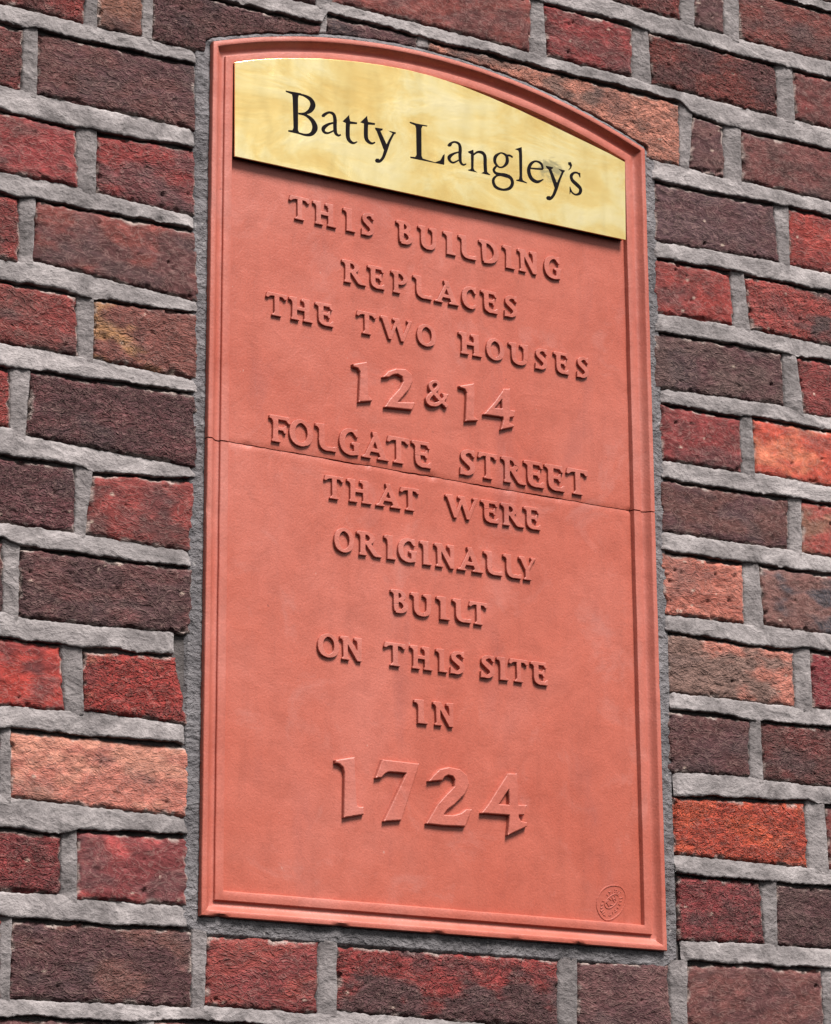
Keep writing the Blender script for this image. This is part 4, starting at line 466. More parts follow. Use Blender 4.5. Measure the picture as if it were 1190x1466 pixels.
def brickwork(rows):
    V = []; F = []; T = []; base = 0
    rng = np.random.default_rng(5)
    for bi, r in enumerate(rows):
        q = np.array(r[1:9]).reshape(4, 2)
        ta = np.array(lin(r[9:12])); tb = np.array(lin(r[12:15]))
        bias, gx, gz, specks = r[15:19]; low = r[19]
        step = 7.0 if low else 1.5
        w = np.linalg.norm(q[1] - q[0]); h = np.linalg.norm(q[3] - q[0])
        nu = max(6, int(w / step)); nv = max(5, int(h / step))
        u, v = np.meshgrid(np.linspace(0, 1, nu), np.linspace(0, 1, nv))   # v: 0 top
        x = (q[0, 0] * (1 - u) + q[1, 0] * u) * (1 - v) + (q[3, 0] * (1 - u) + q[2, 0] * u) * v
        z = (q[0, 1] * (1 - u) + q[1, 1] * u) * (1 - v) + (q[3, 1] * (1 - u) + q[2, 1] * u) * v
        s = bi * 3.7
        # ragged outline, rounded corners
        ew = np.exp(-np.minimum(u, 1 - u) * w / 14.0); eh = np.exp(-np.minimum(v, 1 - v) * h / 12.0)
        x = x + ew * 2.3 * fbm(x * 0.03 + s, z * 0.07, 2) + 0.5 * noise(x * 0.3, z * 0.3 + s, 3) * ew
        z = z + eh * 1.9 * fbm(x * 0.045 + s, z * 0.03, 4) + 0.9 * noise(x * 0.2, z * 0.3 + s, 7) * eh
        e = np.minimum(np.minimum(u, 1 - u) * w, np.minimum(v, 1 - v) * h)
        er = e + 0.9 * noise(x * 0.16, z * 0.16, 6)
        crs = float(np.clip(rng.uniform(0.1, 1.1), 0.1, 1.0))     # how deeply this brick's face is creased
        rough = (0.35 + 0.35 * specks) * (0.5 + crs)
        er = er - 3.0 * smooth01((fbm(x * 0.035 + s, z * 0.035, 37) - 0.45) / 0.2)
        y = 4.2 * np.exp(-np.maximum(er, 0) / 1.9) + rng.uniform(-1.0, 1.0)
        y = y + rng.uniform(-1.2, 1.2) * (u - .5) + rng.uniform(-1.0, 1.0) * (v - .5)
        y = y + 0.9 * fbm(x * 0.018, z * 0.03 + s, 9)
        wx = x + 5 * noise(x * 0.06, z * 0.06 + s, 12); wz = z + 4 * noise(x * 0.06 + s, z * 0.06, 13)
        y = y + rough * 1.0 * np.abs(noise(wx * 0.065, wz * 0.12 + s, 14)) * 2 - rough * 0.8
        y = y + 0.6 * rough * noise(wx * 0.14, wz * 0.24, 15)
        # colour of the clay itself
        m = bias + gx * (u - .5) - gz * (.5 - v) * -1 * -1 + 0.5 + 0.85 * fbm(x * 0.016, z * 0.03 + s, 20, 4)
        m = smooth01((m - 0.25) / 0.6) if abs(bias) + abs(gx) + abs(gz) > 0.05 else smooth01((m - 0.2) / 0.8)
        c = ta[None, None, :] * (1 - m[..., None]) + tb[None, None, :] * m[..., None]
        c = 1.08 * c + 0.007
        c = c * np.array([1.07, 0.93, 0.96])
        c = 0.97 * c + 0.03 * c.mean(-1, keepdims=True)
        c = c * (1.0 + 0.35 * fbm(x * 0.07, z * 0.1 + s, 24, 3))[..., None]
        # burnt skin / grey kiln bloom
        kb = smooth01((fbm(x * 0.012 + s, z * 0.02, 27, 3) - 0.2) / 0.5) * 0.4
        c = c * (1 - kb[..., None]) + np.array(lin((84, 74, 76)))[None, None, :] * kb[..., None]
        if not low:
            n_pit = rng.poisson(1.0 + 4.0 * specks)
            for _ in range(n_pit):
                px, pz = rng.uniform(x.min() + 6, x.max() - 6), rng.uniform(z.min() + 5, z.max() - 5)
                pr = rng.uniform(1.0, 2.2 + 1.0 * specks)
                dd = np.exp(-((x - px) ** 2 + ((z - pz) * 1.1) ** 2) / pr ** 2)
                y = y + dd * rng.uniform(2.0, 4.0)
            n_sp = rng.poisson(3.0 * specks)
            for _ in range(n_sp):
                px, pz = rng.uniform(x.min() + 6, x.max() - 6), rng.uniform(z.min() + 5, z.max() - 5)
                dd = smooth01(1.6 * np.exp(-(((x - px) / rng.uniform(1.5, 4)) ** 2 + ((z - pz) / rng.uniform(1.2, 2.4)) ** 2)) - 0.5)[..., None]
                c = c * (1 - 0.8 * dd) + np.array(lin((226, 200, 182))) * 0.8 * dd
            # lime smeared along arrises
            lm = (smooth01(1.3 - e / (2.6 + 3.5 * smooth01(fbm(x * 0.03 + s, z * 0.03, 36)))) * smooth01((fbm(x * 0.05, z * 0.05 + s, 31) + 0.02) / 0.3) * 0.85)[..., None]
            c = c * (1 - lm) + np.array(lin((196, 178, 170))) * lm
            sd = plaque_sd(x, z)
            y = y + 14 * smooth01((7.0 + 2.5 * noise(x * 0.08, z * 0.08, 33) - sd) / 3.0)
        top = np.stack([x, y, z], -1).reshape(-1, 3)
        # skirt back into the wall
        ring = np.concatenate([np.arange(nu), np.arange(1, nv) * nu + nu - 1, (nv - 1) * nu + np.arange(nu - 2, -1, -1), np.arange(nv - 2, 0, -1) * nu])
        sk = top[ring].copy(); sk[:, 1] = np.maximum(sk[:, 1] + 6, 10.0)
        c = np.concatenate([np.clip(c, 0.004, 0.9), np.full(c.shape[:2] + (1,), crs)], -1)
        V += [top, sk]; T += [c.reshape(-1, 4), c.reshape(-1, 4)[ring]]
        i = np.arange(nv - 1)[:, None] * nu + np.arange(nu - 1)[None, :]
        f = np.stack([i, i + nu, i + nu + 1, i + 1], -1).reshape(-1, 4)
        a = ring; b2 = np.roll(ring, -1); k = np.arange(len(ring)) + nu * nv; k2 = np.roll(k, -1)
        F += [f + base, np.stack([a, b2, k2, k], -1) + base]
        base += len(top) + len(sk)
    V = np.concatenate(V); F = np.concatenate(F); T = np.concatenate(T)
    F = F[:, ::-1]                                       # outward is -Y
    return mesh_obj('brickwork', V, F, M_BRICK, wall, True, T)
brickwork(BRICKS)

# bed and cross joints ------------------------------------------------------------------------
def row_edges(k, which):
    """poly-line (x,z) of the bottoms (which='b') or tops ('t') of course k, split at the plaque"""
    segs = []; cur = []
    for r in sorted([r for r in BRICKS if r[0] == k], key=lambda r: r[1]):
        q = np.array(r[1:9]).reshape(4, 2)
        a, b = (q[3], q[2]) if which == 'b' else (q[0], q[1])
        if cur and a[0] - cur[-1][0] > 60:
            segs.append(np.array(cur)); cur = []
        cur += [a, b]
    if cur: segs.append(np.array(cur))
    return segs

def strips():
    rj = random.Random(8)
    V = []; F = []; base = 0
    for k in range(-9, 17):
        up_s = row_edges(k - 1, 'b'); lo_s = row_edges(k, 't')
        for U in up_s:
            for Lw in lo_s:
                x0 = max(U[0, 0], Lw[0, 0]); x1 = min(U[-1, 0], Lw[-1, 0])
                if x1 - x0 < 20: continue
                near = abs(0.5 * (U[:, 1].mean())) < 900 and k in range(-3, 13)
                # let the joint run a little into the cement round the plaque
                if near and x1 < -250 and x1 > -300: x1 += rj.uniform(-3, 4)
                if near and x0 > 300 and x0 < 350: x0 -= rj.uniform(-3, 5)
                step = 1.7 if near else 8.0
                xs = np.arange(x0, x1 + step, step); xs[-1] = x1
                s = k * 5.3
                zu = np.interp(xs, U[:, 0], U[:, 1]) + 0.4; zl = np.interp(xs, Lw[:, 0], Lw[:, 1]) + 3.0 + 2.2 * fbm(xs * 0.009, xs * 0 + s, 59)
                s = k * 5.3
                zu = zu + 0.7 * noise(xs * 0.25, xs * 0 + s, 48) + 1.2 * fbm(xs * 0.06, xs * 0 + s, 40)
                zl = zl + 1.6 * fbm(xs * 0.03, xs * 0 + s, 41) + 1.0 * noise(xs * 0.22, xs * 0 + s, 42)
                lip = -0.9 + 1.3 * fbm(xs * 0.02, xs * 0 + s, 43) + 2.6 * smooth01((noise(xs * 0.03, xs * 0 + s, 49) - 0.45) / 0.15)
                prof = [(0.0, 4.2, 0), (0.0, 2.2, .4), (0.07, 1.4, 0.8), (0.22, 0.9, 1.0), (0.45, 0.25, .8), (0.68, -0.1, 1), (0.86, -0.55, 1), (0.97, -0.8, 1), (1.0, 0.4, .3), (0.985, 8.0, 0)]
                rowsv = []
                for j, (t, yy, nz) in enumerate(prof):
                    zz = zu + (zl - zu) * t
                    if j >= 8: y = yy + xs * 0
                    else: y = yy + t * lip * 0.9 + nz * (0.7 * fbm(xs * 0.05, zz * 0.12, 45) + 0.5 * noise(xs * 0.2, zz * 0.25, 46) + 1.6 * smooth01((noise(xs * 0.07, zz * 0.1 + s, 58) - 0.5) / 0.1))
                    if j == 0: y = y * 0 + 8.0
                    rowsv.append(np.stack([xs, y, zz], -1))
                endd = np.minimum(xs - x0, x1 - xs)
                for q in rowsv: q[:, 1] += (3.2 * smooth01((7.0 + 5 * noise(q[:, 0] * .1, q[:, 2] * .15, 47) - endd) / 8.0)) if near else 0
                P = np.stack(rowsv, 0); n, m_ = P.shape[:2]
                sd = plaque_sd(P[..., 0], P[..., 2])
                P[..., 1] += 9 * smooth01((9.0 - sd) / 3.0)
                V.append(P.reshape(-1, 3))
                i = np.arange(n - 1)[:, None] * m_ + np.arange(m_ - 1)[None, :]
                F.append(np.stack([i, i + 1, i + m_ + 1, i + m_], -1).reshape(-1, 4) + base)
                base += n * m_
    V = np.concatenate(V); F = np.concatenate(F)
    mesh_obj('bed_joint_mortar', V, F, M_STRUCK, wall, True)
strips()

def perps():
    V = []; F = []; base = 0
    for k in range(-10, 17):
        rs = sorted([r for r in BRICKS if r[0] == k], key=lambda r: r[1])
        for a, b in zip(rs, rs[1:]):
            qa = np.array(a[1:9]).reshape(4, 2); qb = np.array(b[1:9]).reshape(4, 2)
            if qb[0, 0] - qa[1, 0] > 60: continue
            tl, tr_, br, bl = qa[1], qb[0], qb[3], qa[2]
            near = not (a[19] and b[19])
            nu, nv = (14, 44) if near else (4, 8)
            u, v = np.meshgrid(np.linspace(0, 1, nu), np.linspace(-0.06, 1.06, nv))
            x = (tl[0] - 1.0) * (1 - u) * (1 - v) + (tr_[0] + 1.0) * u * (1 - v) + (bl[0] - 1.0) * (1 - u) * v + (br[0] + 1.0) * u * v
            z = tl[1] * (1 - u) * (1 - v) + tr_[1] * u * (1 - v) + bl[1] * (1 - u) * v + br[1] * u * v
            s = x.mean() * 0.11 + k
            x = x + (u - .5) * 2 * 1.0 * fbm(z * 0.08 + s, x * 0.02, 50)
            y = 1.6 - 2.2 * (u - 0.4) + 0.5 * fbm(x * 0.07, z * 0.07, 52) + 0.4 * noise(x * 0.25, z * 0.25, 53)
            y = y + 5 * smooth01((0.09 - np.minimum(u, 1 - u)) / 0.09)
            sd = plaque_sd(x, z)
            y = y + 12 * smooth01((8.0 - sd) / 3.0)
            P = np.stack([x, y, z], -1); V.append(P.reshape(-1, 3))
            i = np.arange(nv - 1)[:, None] * nu + np.arange(nu - 1)[None, :]
            F.append(np.stack([i, i + 1, i + nu + 1, i + nu], -1).reshape(-1, 4) + base)
            base += nu * nv
    mesh_obj('cross_joint_mortar', np.concatenate(V), np.concatenate(F), M_PERP, wall, True)
perps()

def backing():
    # the body of the wall behind the faces: a box with a rough old-mortar front
    nx, nz = 420, 400
    u, v = np.meshgrid(np.linspace(-1260, 1260, nx), np.linspace(-1080, 1410, nz))
    y = 6.5 + 1.5 * fbm(u * 0.03, v * 0.03, 60) + 0.6 * noise(u * 0.14, v * 0.14, 61)
    y = y + 10 * smooth01((2 - plaque_sd(u, v)) / 6)
    V = np.stack([u, y, v], -1).reshape(-1, 3)
    i = np.arange(nz - 1)[:, None] * nx + np.arange(nx - 1)[None, :]
    F = np.stack([i, i + 1, i + nx + 1, i + nx], -1).reshape(-1, 4)
    ring = np.concatenate([np.arange(nx), np.arange(1, nz) * nx + nx - 1, (nz - 1) * nx + np.arange(nx - 2, -1, -1), np.arange(nz - 2, 0, -1) * nx])
    sk = V[ring].copy(); sk[:, 1] = 215.0
    k = np.arange(len(ring)) + len(V); a = ring; b = np.roll(ring, -1); k2 = np.roll(k, -1)
    F2 = np.stack([a, k, k2, b], -1)
    mesh_obj('wall_core', np.concatenate([V, sk]), np.concatenate([F, F2]), M_DEEP, wall, True)
backing()

def bedding():
    """rough grey cement packed round the slab"""
    per = []
    zs = np.arange(ZB - 6, 492, 1.8); 
    for z in zs[::-1]: per.append((XL, z, -1, 0))
    for x in np.arange(XL, XR, 1.8): per.append((x, ZB, 0, -1))
    for z in zs: per.append((XR, z, 1, 0))
    a0 = math.atan2(492.3 - ZC, XR - XC); a1 = math.pi - a0
    for a in np.arange(a0, a1, 1.8 / RAD): per.append((XC + RAD * math.cos(a), ZC + RAD * math.sin(a), math.cos(a), math.sin(a)))
    per = np.array(per); m_ = len(per)
    ds = np.array([-6, -0.5, 0.6, 2, 3.5, 5, 7, 9, 11, 13, 15, 17, 20, 24, 26.0])
    P = []
    for j, d in enumerate(ds):
        x = per[:, 0] + per[:, 2] * d; z = tilt(per[:, 0], per[:, 1]) + per[:, 3] * d
        topm = smooth01((per[:, 3] - 0.3) / 0.4)
        y = 1.3 + 0.04 * d + 0.9 * fbm(x * 0.05, z * 0.05, 70) + 0.7 * noise(x * 0.2, z * 0.2, 71) + 0.35 * noise(x * 0.45, z * 0.45, 72)
        y = y - topm * 3.0 * smooth01((6.5 - d) / 5.0) + 1.2 * (1 - topm) * smooth01((2.2 - d) / 2.5)
        y = y + topm * 5 * smooth01((d - 6) / 3)
        if d > 19: y = y + 7
        P.append(np.stack([x, y, z], -1))
    P = np.stack(P, 0); n = len(ds)
    i = np.arange(n - 1)[:, None] * m_ + np.arange(m_)[None, :]
    j2 = np.arange(n - 1)[:, None] * m_ + (np.arange(m_)[None, :] + 1) % m_
    F = np.stack([i, i + m_, j2 + m_, j2], -1).reshape(-1, 4)
    mesh_obj('bedding_mortar', P.reshape(-1, 3), F, M_CEMENT, wall, True)
bedding()

# ---------------------------------------------------------------- the terracotta plaque
plaque = empty('wall_plaque', (XC * MM, 0, ZB * MM), "salmon terracotta plaque with an arched top, moulded edge and raised lettering, cracked across the middle", "plaque")
ZJ = 38.4
PROFILE = [(0.0, 14.0), (0.0, -2.8), (0.25, -3.6), (0.9, -4.3), (3.5, -4.7), (5.6, -4.6), (6.2, -4.3), (6.9, -3.5), (8.4, -1.6), (10.4, 0.5), (12.2, 1.9),
           (14.2, 2.6), (16.2, 2.7), (17.2, 2.3), (17.5, 0.2), (18.2, -0.4), (22, -0.75), (26.2, -0.6), (27.1, -0.3), (27.6, 0.5), (28.4, 4.4), (29.0, 5.8)]
def frame_path(piece, d, n_side=90, n_arc=110, n_bot=110):
    pts = []
    if piece == 'upper':
        zl = ZJ + 0.8; 
        sp = float(arc_z(XL + d, d))
        for t in np.linspace(0, 1, n_side): pts.append((XL + d, zl + (sp - zl) * t))
        for t in np.linspace(0, 1, n_arc)[1:-1]:
            x = XL + d + (XR - XL - 2 * d) * t; pts.append((x, float(arc_z(x, d))))
        for t in np.linspace(0, 1, n_side): pts.append((XR - d, sp + (zl - sp) * t))
    else:
        zl = ZJ - 0.6
        for t in np.linspace(0, 1, n_side): pts.append((XR - d, zl + (ZB + d - zl) * t))
        for t in np.linspace(0, 1, n_bot)[1:-1]: pts.append((XR - d + (XL - XR + 2 * d) * t, ZB + d))
        for t in np.linspace(0, 1, n_side): pts.append((XL + d, ZB + d + (zl - ZB - d) * t))
    return np.array(pts)

def make_frame(piece, label):
    rows_ = []
    lift = -0.35 if piece == 'upper' else 0.0
    for d, y in PROFILE:
        p = frame_path(piece, d)
        x = p[:, 0]; z = tilt(p[:, 0], p[:, 1])
        wob = 0.35 * fbm(x * 0.02, z * 0.02, 80)
        yy = y + wob + (lift if y < 6 else 0) + 0.12 * noise(x * 0.15, z * 0.15, 81)
        if d < 1.0 and y < 5:
            # worn, chipped arris
            chip = smooth01((noise(x * 0.04, z * 0.04, 83) - 0.6) / 0.12) * 0.5
            yy = yy + 1.6 * chip
            if piece == 'lower':
                for cx, r, dep in ((-238, 5, 3.0), (-96, 4, 1.8), (22, 3.5, 1.6), (205, 3, 1.2)):
                    hit = np.exp(-((x - cx) / r) ** 2) * (z < ZB + 14)
                    yy = yy + dep * hit; z = z + 1.4 * hit
        rows_.append(np.stack([x, yy, z], -1))
    P = np.stack(rows_, 0); n, m_ = P.shape[:2]
    i = np.arange(n - 1)[:, None] * m_ + np.arange(m_ - 1)[None, :]
    F = np.stack([i, i + 1, i + m_ + 1, i + m_], -1).reshape(-1, 4)
    faces = [tuple(f) for f in F]
    # end caps at the crack
    back = len(P.reshape(-1, 3))
    V = P.reshape(-1, 3).tolist()
    for end in (0, m_ - 1):
        ring = [j * m_ + end for j in range(n)]
        e = P[n - 1, end]; V.append([e[0], 14.0, e[2]])
        cap = ring + [len(V) - 1]
        faces.append(tuple(cap if end == 0 else cap[::-1]))
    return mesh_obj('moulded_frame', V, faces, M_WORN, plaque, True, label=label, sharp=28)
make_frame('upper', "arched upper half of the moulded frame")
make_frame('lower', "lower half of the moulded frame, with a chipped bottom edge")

def make_panel(piece, label):
    nx, nz = 150, 130
    D = 28.4
    u = np.linspace(0, 1, nx); v = np.linspace(0, 1, nz)
    U, Vv = np.meshgrid(u, v)
    x = XL + D + (XR - XL - 2 * D) * U
    jz = ZJ + 1.0 - (x - XC) * 0.0045
    jz = jz + 0.5 * fbm(x * 0.03, x * 0, 97) + 0.35 * noise(x * 0.16, x * 0, 98)
    gap = 0.45 + 0.4 * smooth01((noise(x * 0.02, x * 0, 99) + 0.2) / 0.5)
    if piece == 'upper': z0 = jz + gap; z1 = arc_z(x, D); y0 = 4.75
    else: z0 = ZB + D + x * 0; z1 = jz - gap; y0 = 5.0
    z = tilt(x, z0 + (z1 - z0) * Vv)
    y = y0 + 0.45 * fbm(x * 0.006, z * 0.006, 90) + 0.12 * fbm(x * 0.03, z * 0.03, 91)
    edge = (1 - Vv) if piece == 'lower' else Vv
    dj = edge * np.abs(z1 - z0)
    y = y + 0.6 * np.exp(-(dj / 0.9)) + 1.2 * np.exp(-(dj / 2.0) ** 2) * smooth01((noise(x * 0.06, x * 0, 100) - 0.35) / 0.15)
    V = np.stack([x, y, z], -1).reshape(-1, 3)
    i = np.arange(nz - 1)[:, None] * nx + np.arange(nx - 1)[None, :]
    F = np.stack([i, i + 1, i + nx + 1, i + nx], -1).reshape(-1, 4)
    ring = np.concatenate([np.arange(nx), np.arange(1, nz) * nx + nx - 1, (nz - 1) * nx + np.arange(nx - 2, -1, -1), np.arange(nz - 2, 0, -1) * nx])
    sk = V[ring].copy(); sk[:, 1] = 14.0
    k = np.arange(len(ring)) + len(V); a = ring; b = np.roll(ring, -1); k2 = np.roll(k, -1)
    F2 = np.stack([a, k, k2, b], -1)
    return mesh_obj('panel', np.concatenate([V, sk]), np.concatenate([F, F2]), M_TERRA, plaque, True, label=label, sharp=35)
panel_up = make_panel('upper', "upper half of the recessed terracotta field")
panel_lo = make_panel('lower', "lower half of the recessed terracotta field")

# ---------------------------------------------------------------- lettering
def catmull(P, n=6, closed=False):
    P = np.array(P, float); N = len(P); out = []
    seg = N if closed else N - 1
    for i in range(seg):
        if closed: p0, p1, p2, p3 = P[(i - 1) % N], P[i], P[(i + 1) % N], P[(i + 2) % N]
        else: p0, p1, p2, p3 = P[max(i - 1, 0)], P[i], P[i + 1], P[min(i + 2, N - 1)]
        for t in np.linspace(0, 1, n, endpoint=False):
            out.append(0.5 * ((2 * p1) + (-p0 + p2) * t + (2 * p0 - 5 * p1 + 4 * p2 - p3) * t * t + (-p0 + 3 * p1 - 3 * p2 + p3) * t ** 3))
    if not closed: out.append(P[-1])
    return np.array(out)

def hull(pts):
    pts = sorted((float(p[0]), float(p[1])) for p in pts)
    def half(ps):
        o = []
        for p in ps:
            while len(o) > 1 and (o[-1][0] - o[-2][0]) * (p[1] - o[-2][1]) - (o[-1][1] - o[-2][1]) * (p[0] - o[-2][0]) <= 1e-9: o.pop()
            o.append(p)
        return o[:-1]
    return [np.array(p) for p in half(pts) + half(pts[::-1])]

def stroke_polys(P, closed=False, straight=False, n=6):
    S = np.array(P, float) if straight else catmull(P, n, closed)
    N = len(S)
    if closed: T = np.roll(S[:, :2], -1, 0) - np.roll(S[:, :2], 1, 0)
    else: T = np.gradient(S[:, :2], axis=0)
    T = T / (np.linalg.norm(T, axis=1, keepdims=True) + 1e-9)
    Nn = np.stack([-T[:, 1], T[:, 0]], 1) * S[:, 2:3] * 0.5
    L = S[:, :2] + Nn; Rr = S[:, :2] - Nn
    polys = []
    for i in range(N if closed else N - 1):
        j = (i + 1) % N
        polys.append(hull([L[i], Rr[i], Rr[j], L[j]]))
    return polys

def prims_to_polys(prims, f=lambda p: p):
    polys = []
    for kind, pts in prims:
        if kind == 'p': polys.append([np.array(p, float) for p in pts])
        elif kind == 's': polys += stroke_polys(pts)
        elif kind == 'r': polys += stroke_polys(pts, closed=True)
        elif kind == 'b': polys += stroke_polys(pts, straight=True)
    return [[f(p) for p in q] for q in polys]

def sdf_polys(polys, X, Y):
    """signed distance (negative inside) to the union of simple polygons, on a grid"""
    best = np.full(X.shape, 1e9)
    for p in polys:
        p = np.asarray(p, float)
        x0, y0 = p.min(0) - 2.5; x1, y1 = p.max(0) + 2.5
        ix = np.nonzero((X[0] >= x0) & (X[0] <= x1))[0]; iy = np.nonzero((Y[:, 0] >= y0) & (Y[:, 0] <= y1))[0]
        if not len(ix) or not len(iy): continue
        sl = (slice(iy[0], iy[-1] + 1), slice(ix[0], ix[-1] + 1))
        x, y = X[sl], Y[sl]
        d2 = np.full(x.shape, 1e9); ins = np.zeros(x.shape, bool)
        for i in range(len(p)):
            a, c = p[i], p[(i + 1) % len(p)]
            e = c - a; L2 = e @ e
            if L2 < 1e-12: continue
            t = np.clip(((x - a[0]) * e[0] + (y - a[1]) * e[1]) / L2, 0, 1)
            d2 = np.minimum(d2, (x - a[0] - t * e[0]) ** 2 + (y - a[1] - t * e[1]) ** 2)
            if abs(e[1]) > 1e-12:
                cr = ((a[1] > y) != (c[1] > y)) & (x < a[0] + (y - a[1]) * e[0] / e[1])
                ins ^= cr
        d = np.sqrt(d2); d = np.where(ins, -d, d)
        best[sl] = np.minimum(best[sl], d)
    return np.minimum(best, 3.0)

def contours(S, x0, y0, g):
    """marching squares loops of S = 0 (inside negative), counter-clockwise round the solid"""
    ny, nx = S.shape; nxt = {}; pos = {}
    def ex(i, j):
        k = ('h', i, j)
        if k not in pos: a, c = S[j, i], S[j, i + 1]; pos[k] = (x0 + g * (i + a / (a - c)), y0 + g * j)
        return k
    def ey(i, j):
        k = ('v', i, j)
        if k not in pos: a, c = S[j, i], S[j + 1, i]; pos[k] = (x0 + g * i, y0 + g * (j + a / (a - c)))
        return k
    neg = S < 0
    code = neg[:-1, :-1] * 1 + neg[:-1, 1:] * 2 + neg[1:, 1:] * 4 + neg[1:, :-1] * 8
    for j, i in zip(*np.nonzero((code > 0) & (code < 15))):
        B, Rr, T, L = (lambda: ex(i, j)), (lambda: ey(i + 1, j)), (lambda: ex(i, j + 1)), (lambda: ey(i, j))
        segs = {1: [(B, L)], 2: [(Rr, B)], 3: [(Rr, L)], 4: [(T, Rr)], 6: [(T, B)], 7: [(T, L)], 8: [(L, T)], 9: [(B, T)], 11: [(Rr, T)],
                12: [(L, Rr)], 13: [(B, Rr)], 14: [(L, B)], 5: [(B, L), (T, Rr)], 10: [(Rr, B), (L, T)]}[int(code[j, i])]
        for a, c in segs: nxt[a()] = c()
    loops = []; used = set()
    for s in list(nxt):
        if s in used: continue
        loop = []; k = s
        while k not in used and k in nxt: used.add(k); loop.append(pos[k]); k = nxt[k]
        if len(loop) > 5: loops.append(np.array(loop))
    return loops

def relief(polys, base_y, h, bevel, draft, topnoise=0.0, grid=0.3, keep=0.55):
    """solid raised letter: flat face, softened arris, sides with a little draft; returns verts(mm), faces"""
    allp = np.concatenate([np.asarray(p, float) for p in polys])
    x0, y0 = allp.min(0) - 1.5 - 1e-3 * math.pi; x1, y1 = allp.max(0) + 1.5
    gx, gy = np.arange(x0, x1, grid), np.arange(y0, y1, grid)
    X, Y = np.meshgrid(gx, gy)
    S = sdf_polys(polys, X, Y)
    S[np.abs(S) < 1e-6] = 1e-6
    GY, GX = np.gradient(S, grid)
    def samp(A, p):
        u = np.clip((p[:, 0] - x0) / grid, 0, len(gx) - 1.001); v = np.clip((p[:, 1] - y0) / grid, 0, len(gy) - 1.001)
        i = u.astype(int); j = v.astype(int); u = u - i; v = v - j
        return A[j, i] * (1 - u) * (1 - v) + A[j, i + 1] * u * (1 - v) + A[j + 1, i] * (1 - u) * v + A[j + 1, i + 1] * u * v
    outV = []; tv = []; te = []; loops = []
    for lp in contours(S, x0, y0, grid):
        # thin out: keep corners, drop points along straight runs
        kp = [lp[0]]
        for i in range(1, len(lp)):
            d = np.hypot(*(lp[i] - kp[-1]))
            a = lp[i] - kp[-1]; c = lp[(i + 1) % len(lp)] - lp[i]
            turn = abs(a[0] * c[1] - a[1] * c[0]) / (np.hypot(*a) * np.hypot(*c) + 1e-9)
            if d > keep * 2.5 or (d > keep * 0.5 and turn > 0.12): kp.append(lp[i])
        lp = np.array(kp)
        if len(lp) < 4: continue
        area = 0.5 * np.sum(lp[:, 0] * np.roll(lp[:, 1], -1) - np.roll(lp[:, 0], -1) * lp[:, 1])
        if abs(area) < 0.25: continue
        loops.append(lp)
    B = np.concatenate(loops)
    d1 = np.concatenate([np.roll(l, -1, 0) - np.roll(l, 1, 0) for l in loops])
    n1 = np.stack([d1[:, 1], -d1[:, 0]], 1); n1 /= np.linalg.norm(n1, axis=1, keepdims=True) + 1e-9
    N = np.stack([samp(GX, B), samp(GY, B)], 1); l = np.linalg.norm(N, axis=1, keepdims=True)
    N = N / np.maximum(l, 1e-6) + n1 * 0.8
    N[(N * n1).sum(1) < 0] = n1[(N * n1).sum(1) < 0]
    N /= np.linalg.norm(N, axis=1, keepdims=True) + 1e-9
    depth = -samp(S, B - N * bevel)
    bv = np.clip(depth * 0.9, 0.05, bevel)[:, None]       # do not cross thin strokes
    nb = len(B)
    topb = B - N * bv
    edges = []; s = 0
    for l in loops:
        edges += [(s + i, s + (i + 1) % len(l)) for i in range(len(l))]; s += len(l)
    ov, oe, of, ovi, oei, ofi = delaunay_2d_cdt([Vector((float(p[0]), float(p[1]))) for p in B], edges, [], 0, 1e-5)
    V = np.array([(v[0], v[1]) for v in ov]); idx = [(o[0] if len(o) else -1) for o in ovi]
    faces = []
    extra = []
    vmap = []
    for k, o in enumerate(idx):
        if o >= 0: vmap.append(o)
        else: vmap.append(4 * nb + len(extra)); extra.append(V[k])
    cen = np.array([(V[t[0]] + V[t[1]] + V[t[2]]) / 3 for t in of]); ins = samp(S, cen) < 0
    for t, k in zip(of, ins):
        if not k: continue
        a = np.cross(V[t[1]] - V[t[0]], V[t[2]] - V[t[0]])
        if abs(a) < 1e-10: continue
        t = tuple(vmap[q] for q in t)
        faces.append(t if a > 0 else t[::-1])
    def ring(p, y): return np.stack([p[:, 0], y, p[:, 1]], -1)
    yt = base_y - h + topnoise * noise(topb[:, 0] * 0.12, topb[:, 1] * 0.12, 95)
    rings = [ring(topb, yt), ring(B - N * bv * 0.3, yt + bv[:, 0] * 0.3), ring(B + N * draft * 0.25, yt + bv[:, 0] * 1.1),
             ring(B + N * draft, np.full(nb, base_y + 1.2))]
    if extra:
        e = np.array(extra); rings.append(ring(e, np.full(len(e), base_y - h)))
    for a, c in edges:
        for L in range(3):
            faces.append((L * nb + a, (L + 1) * nb + a, (L + 1) * nb + c, L * nb + c))
    return np.concatenate(rings), faces

def join(parts):
    V = []; F = []; base = 0
    for v, f in parts:
        V.append(v); F += [tuple(i + base for i in q) for q in f]; base += len(v)
    return np.concatenate(V), F

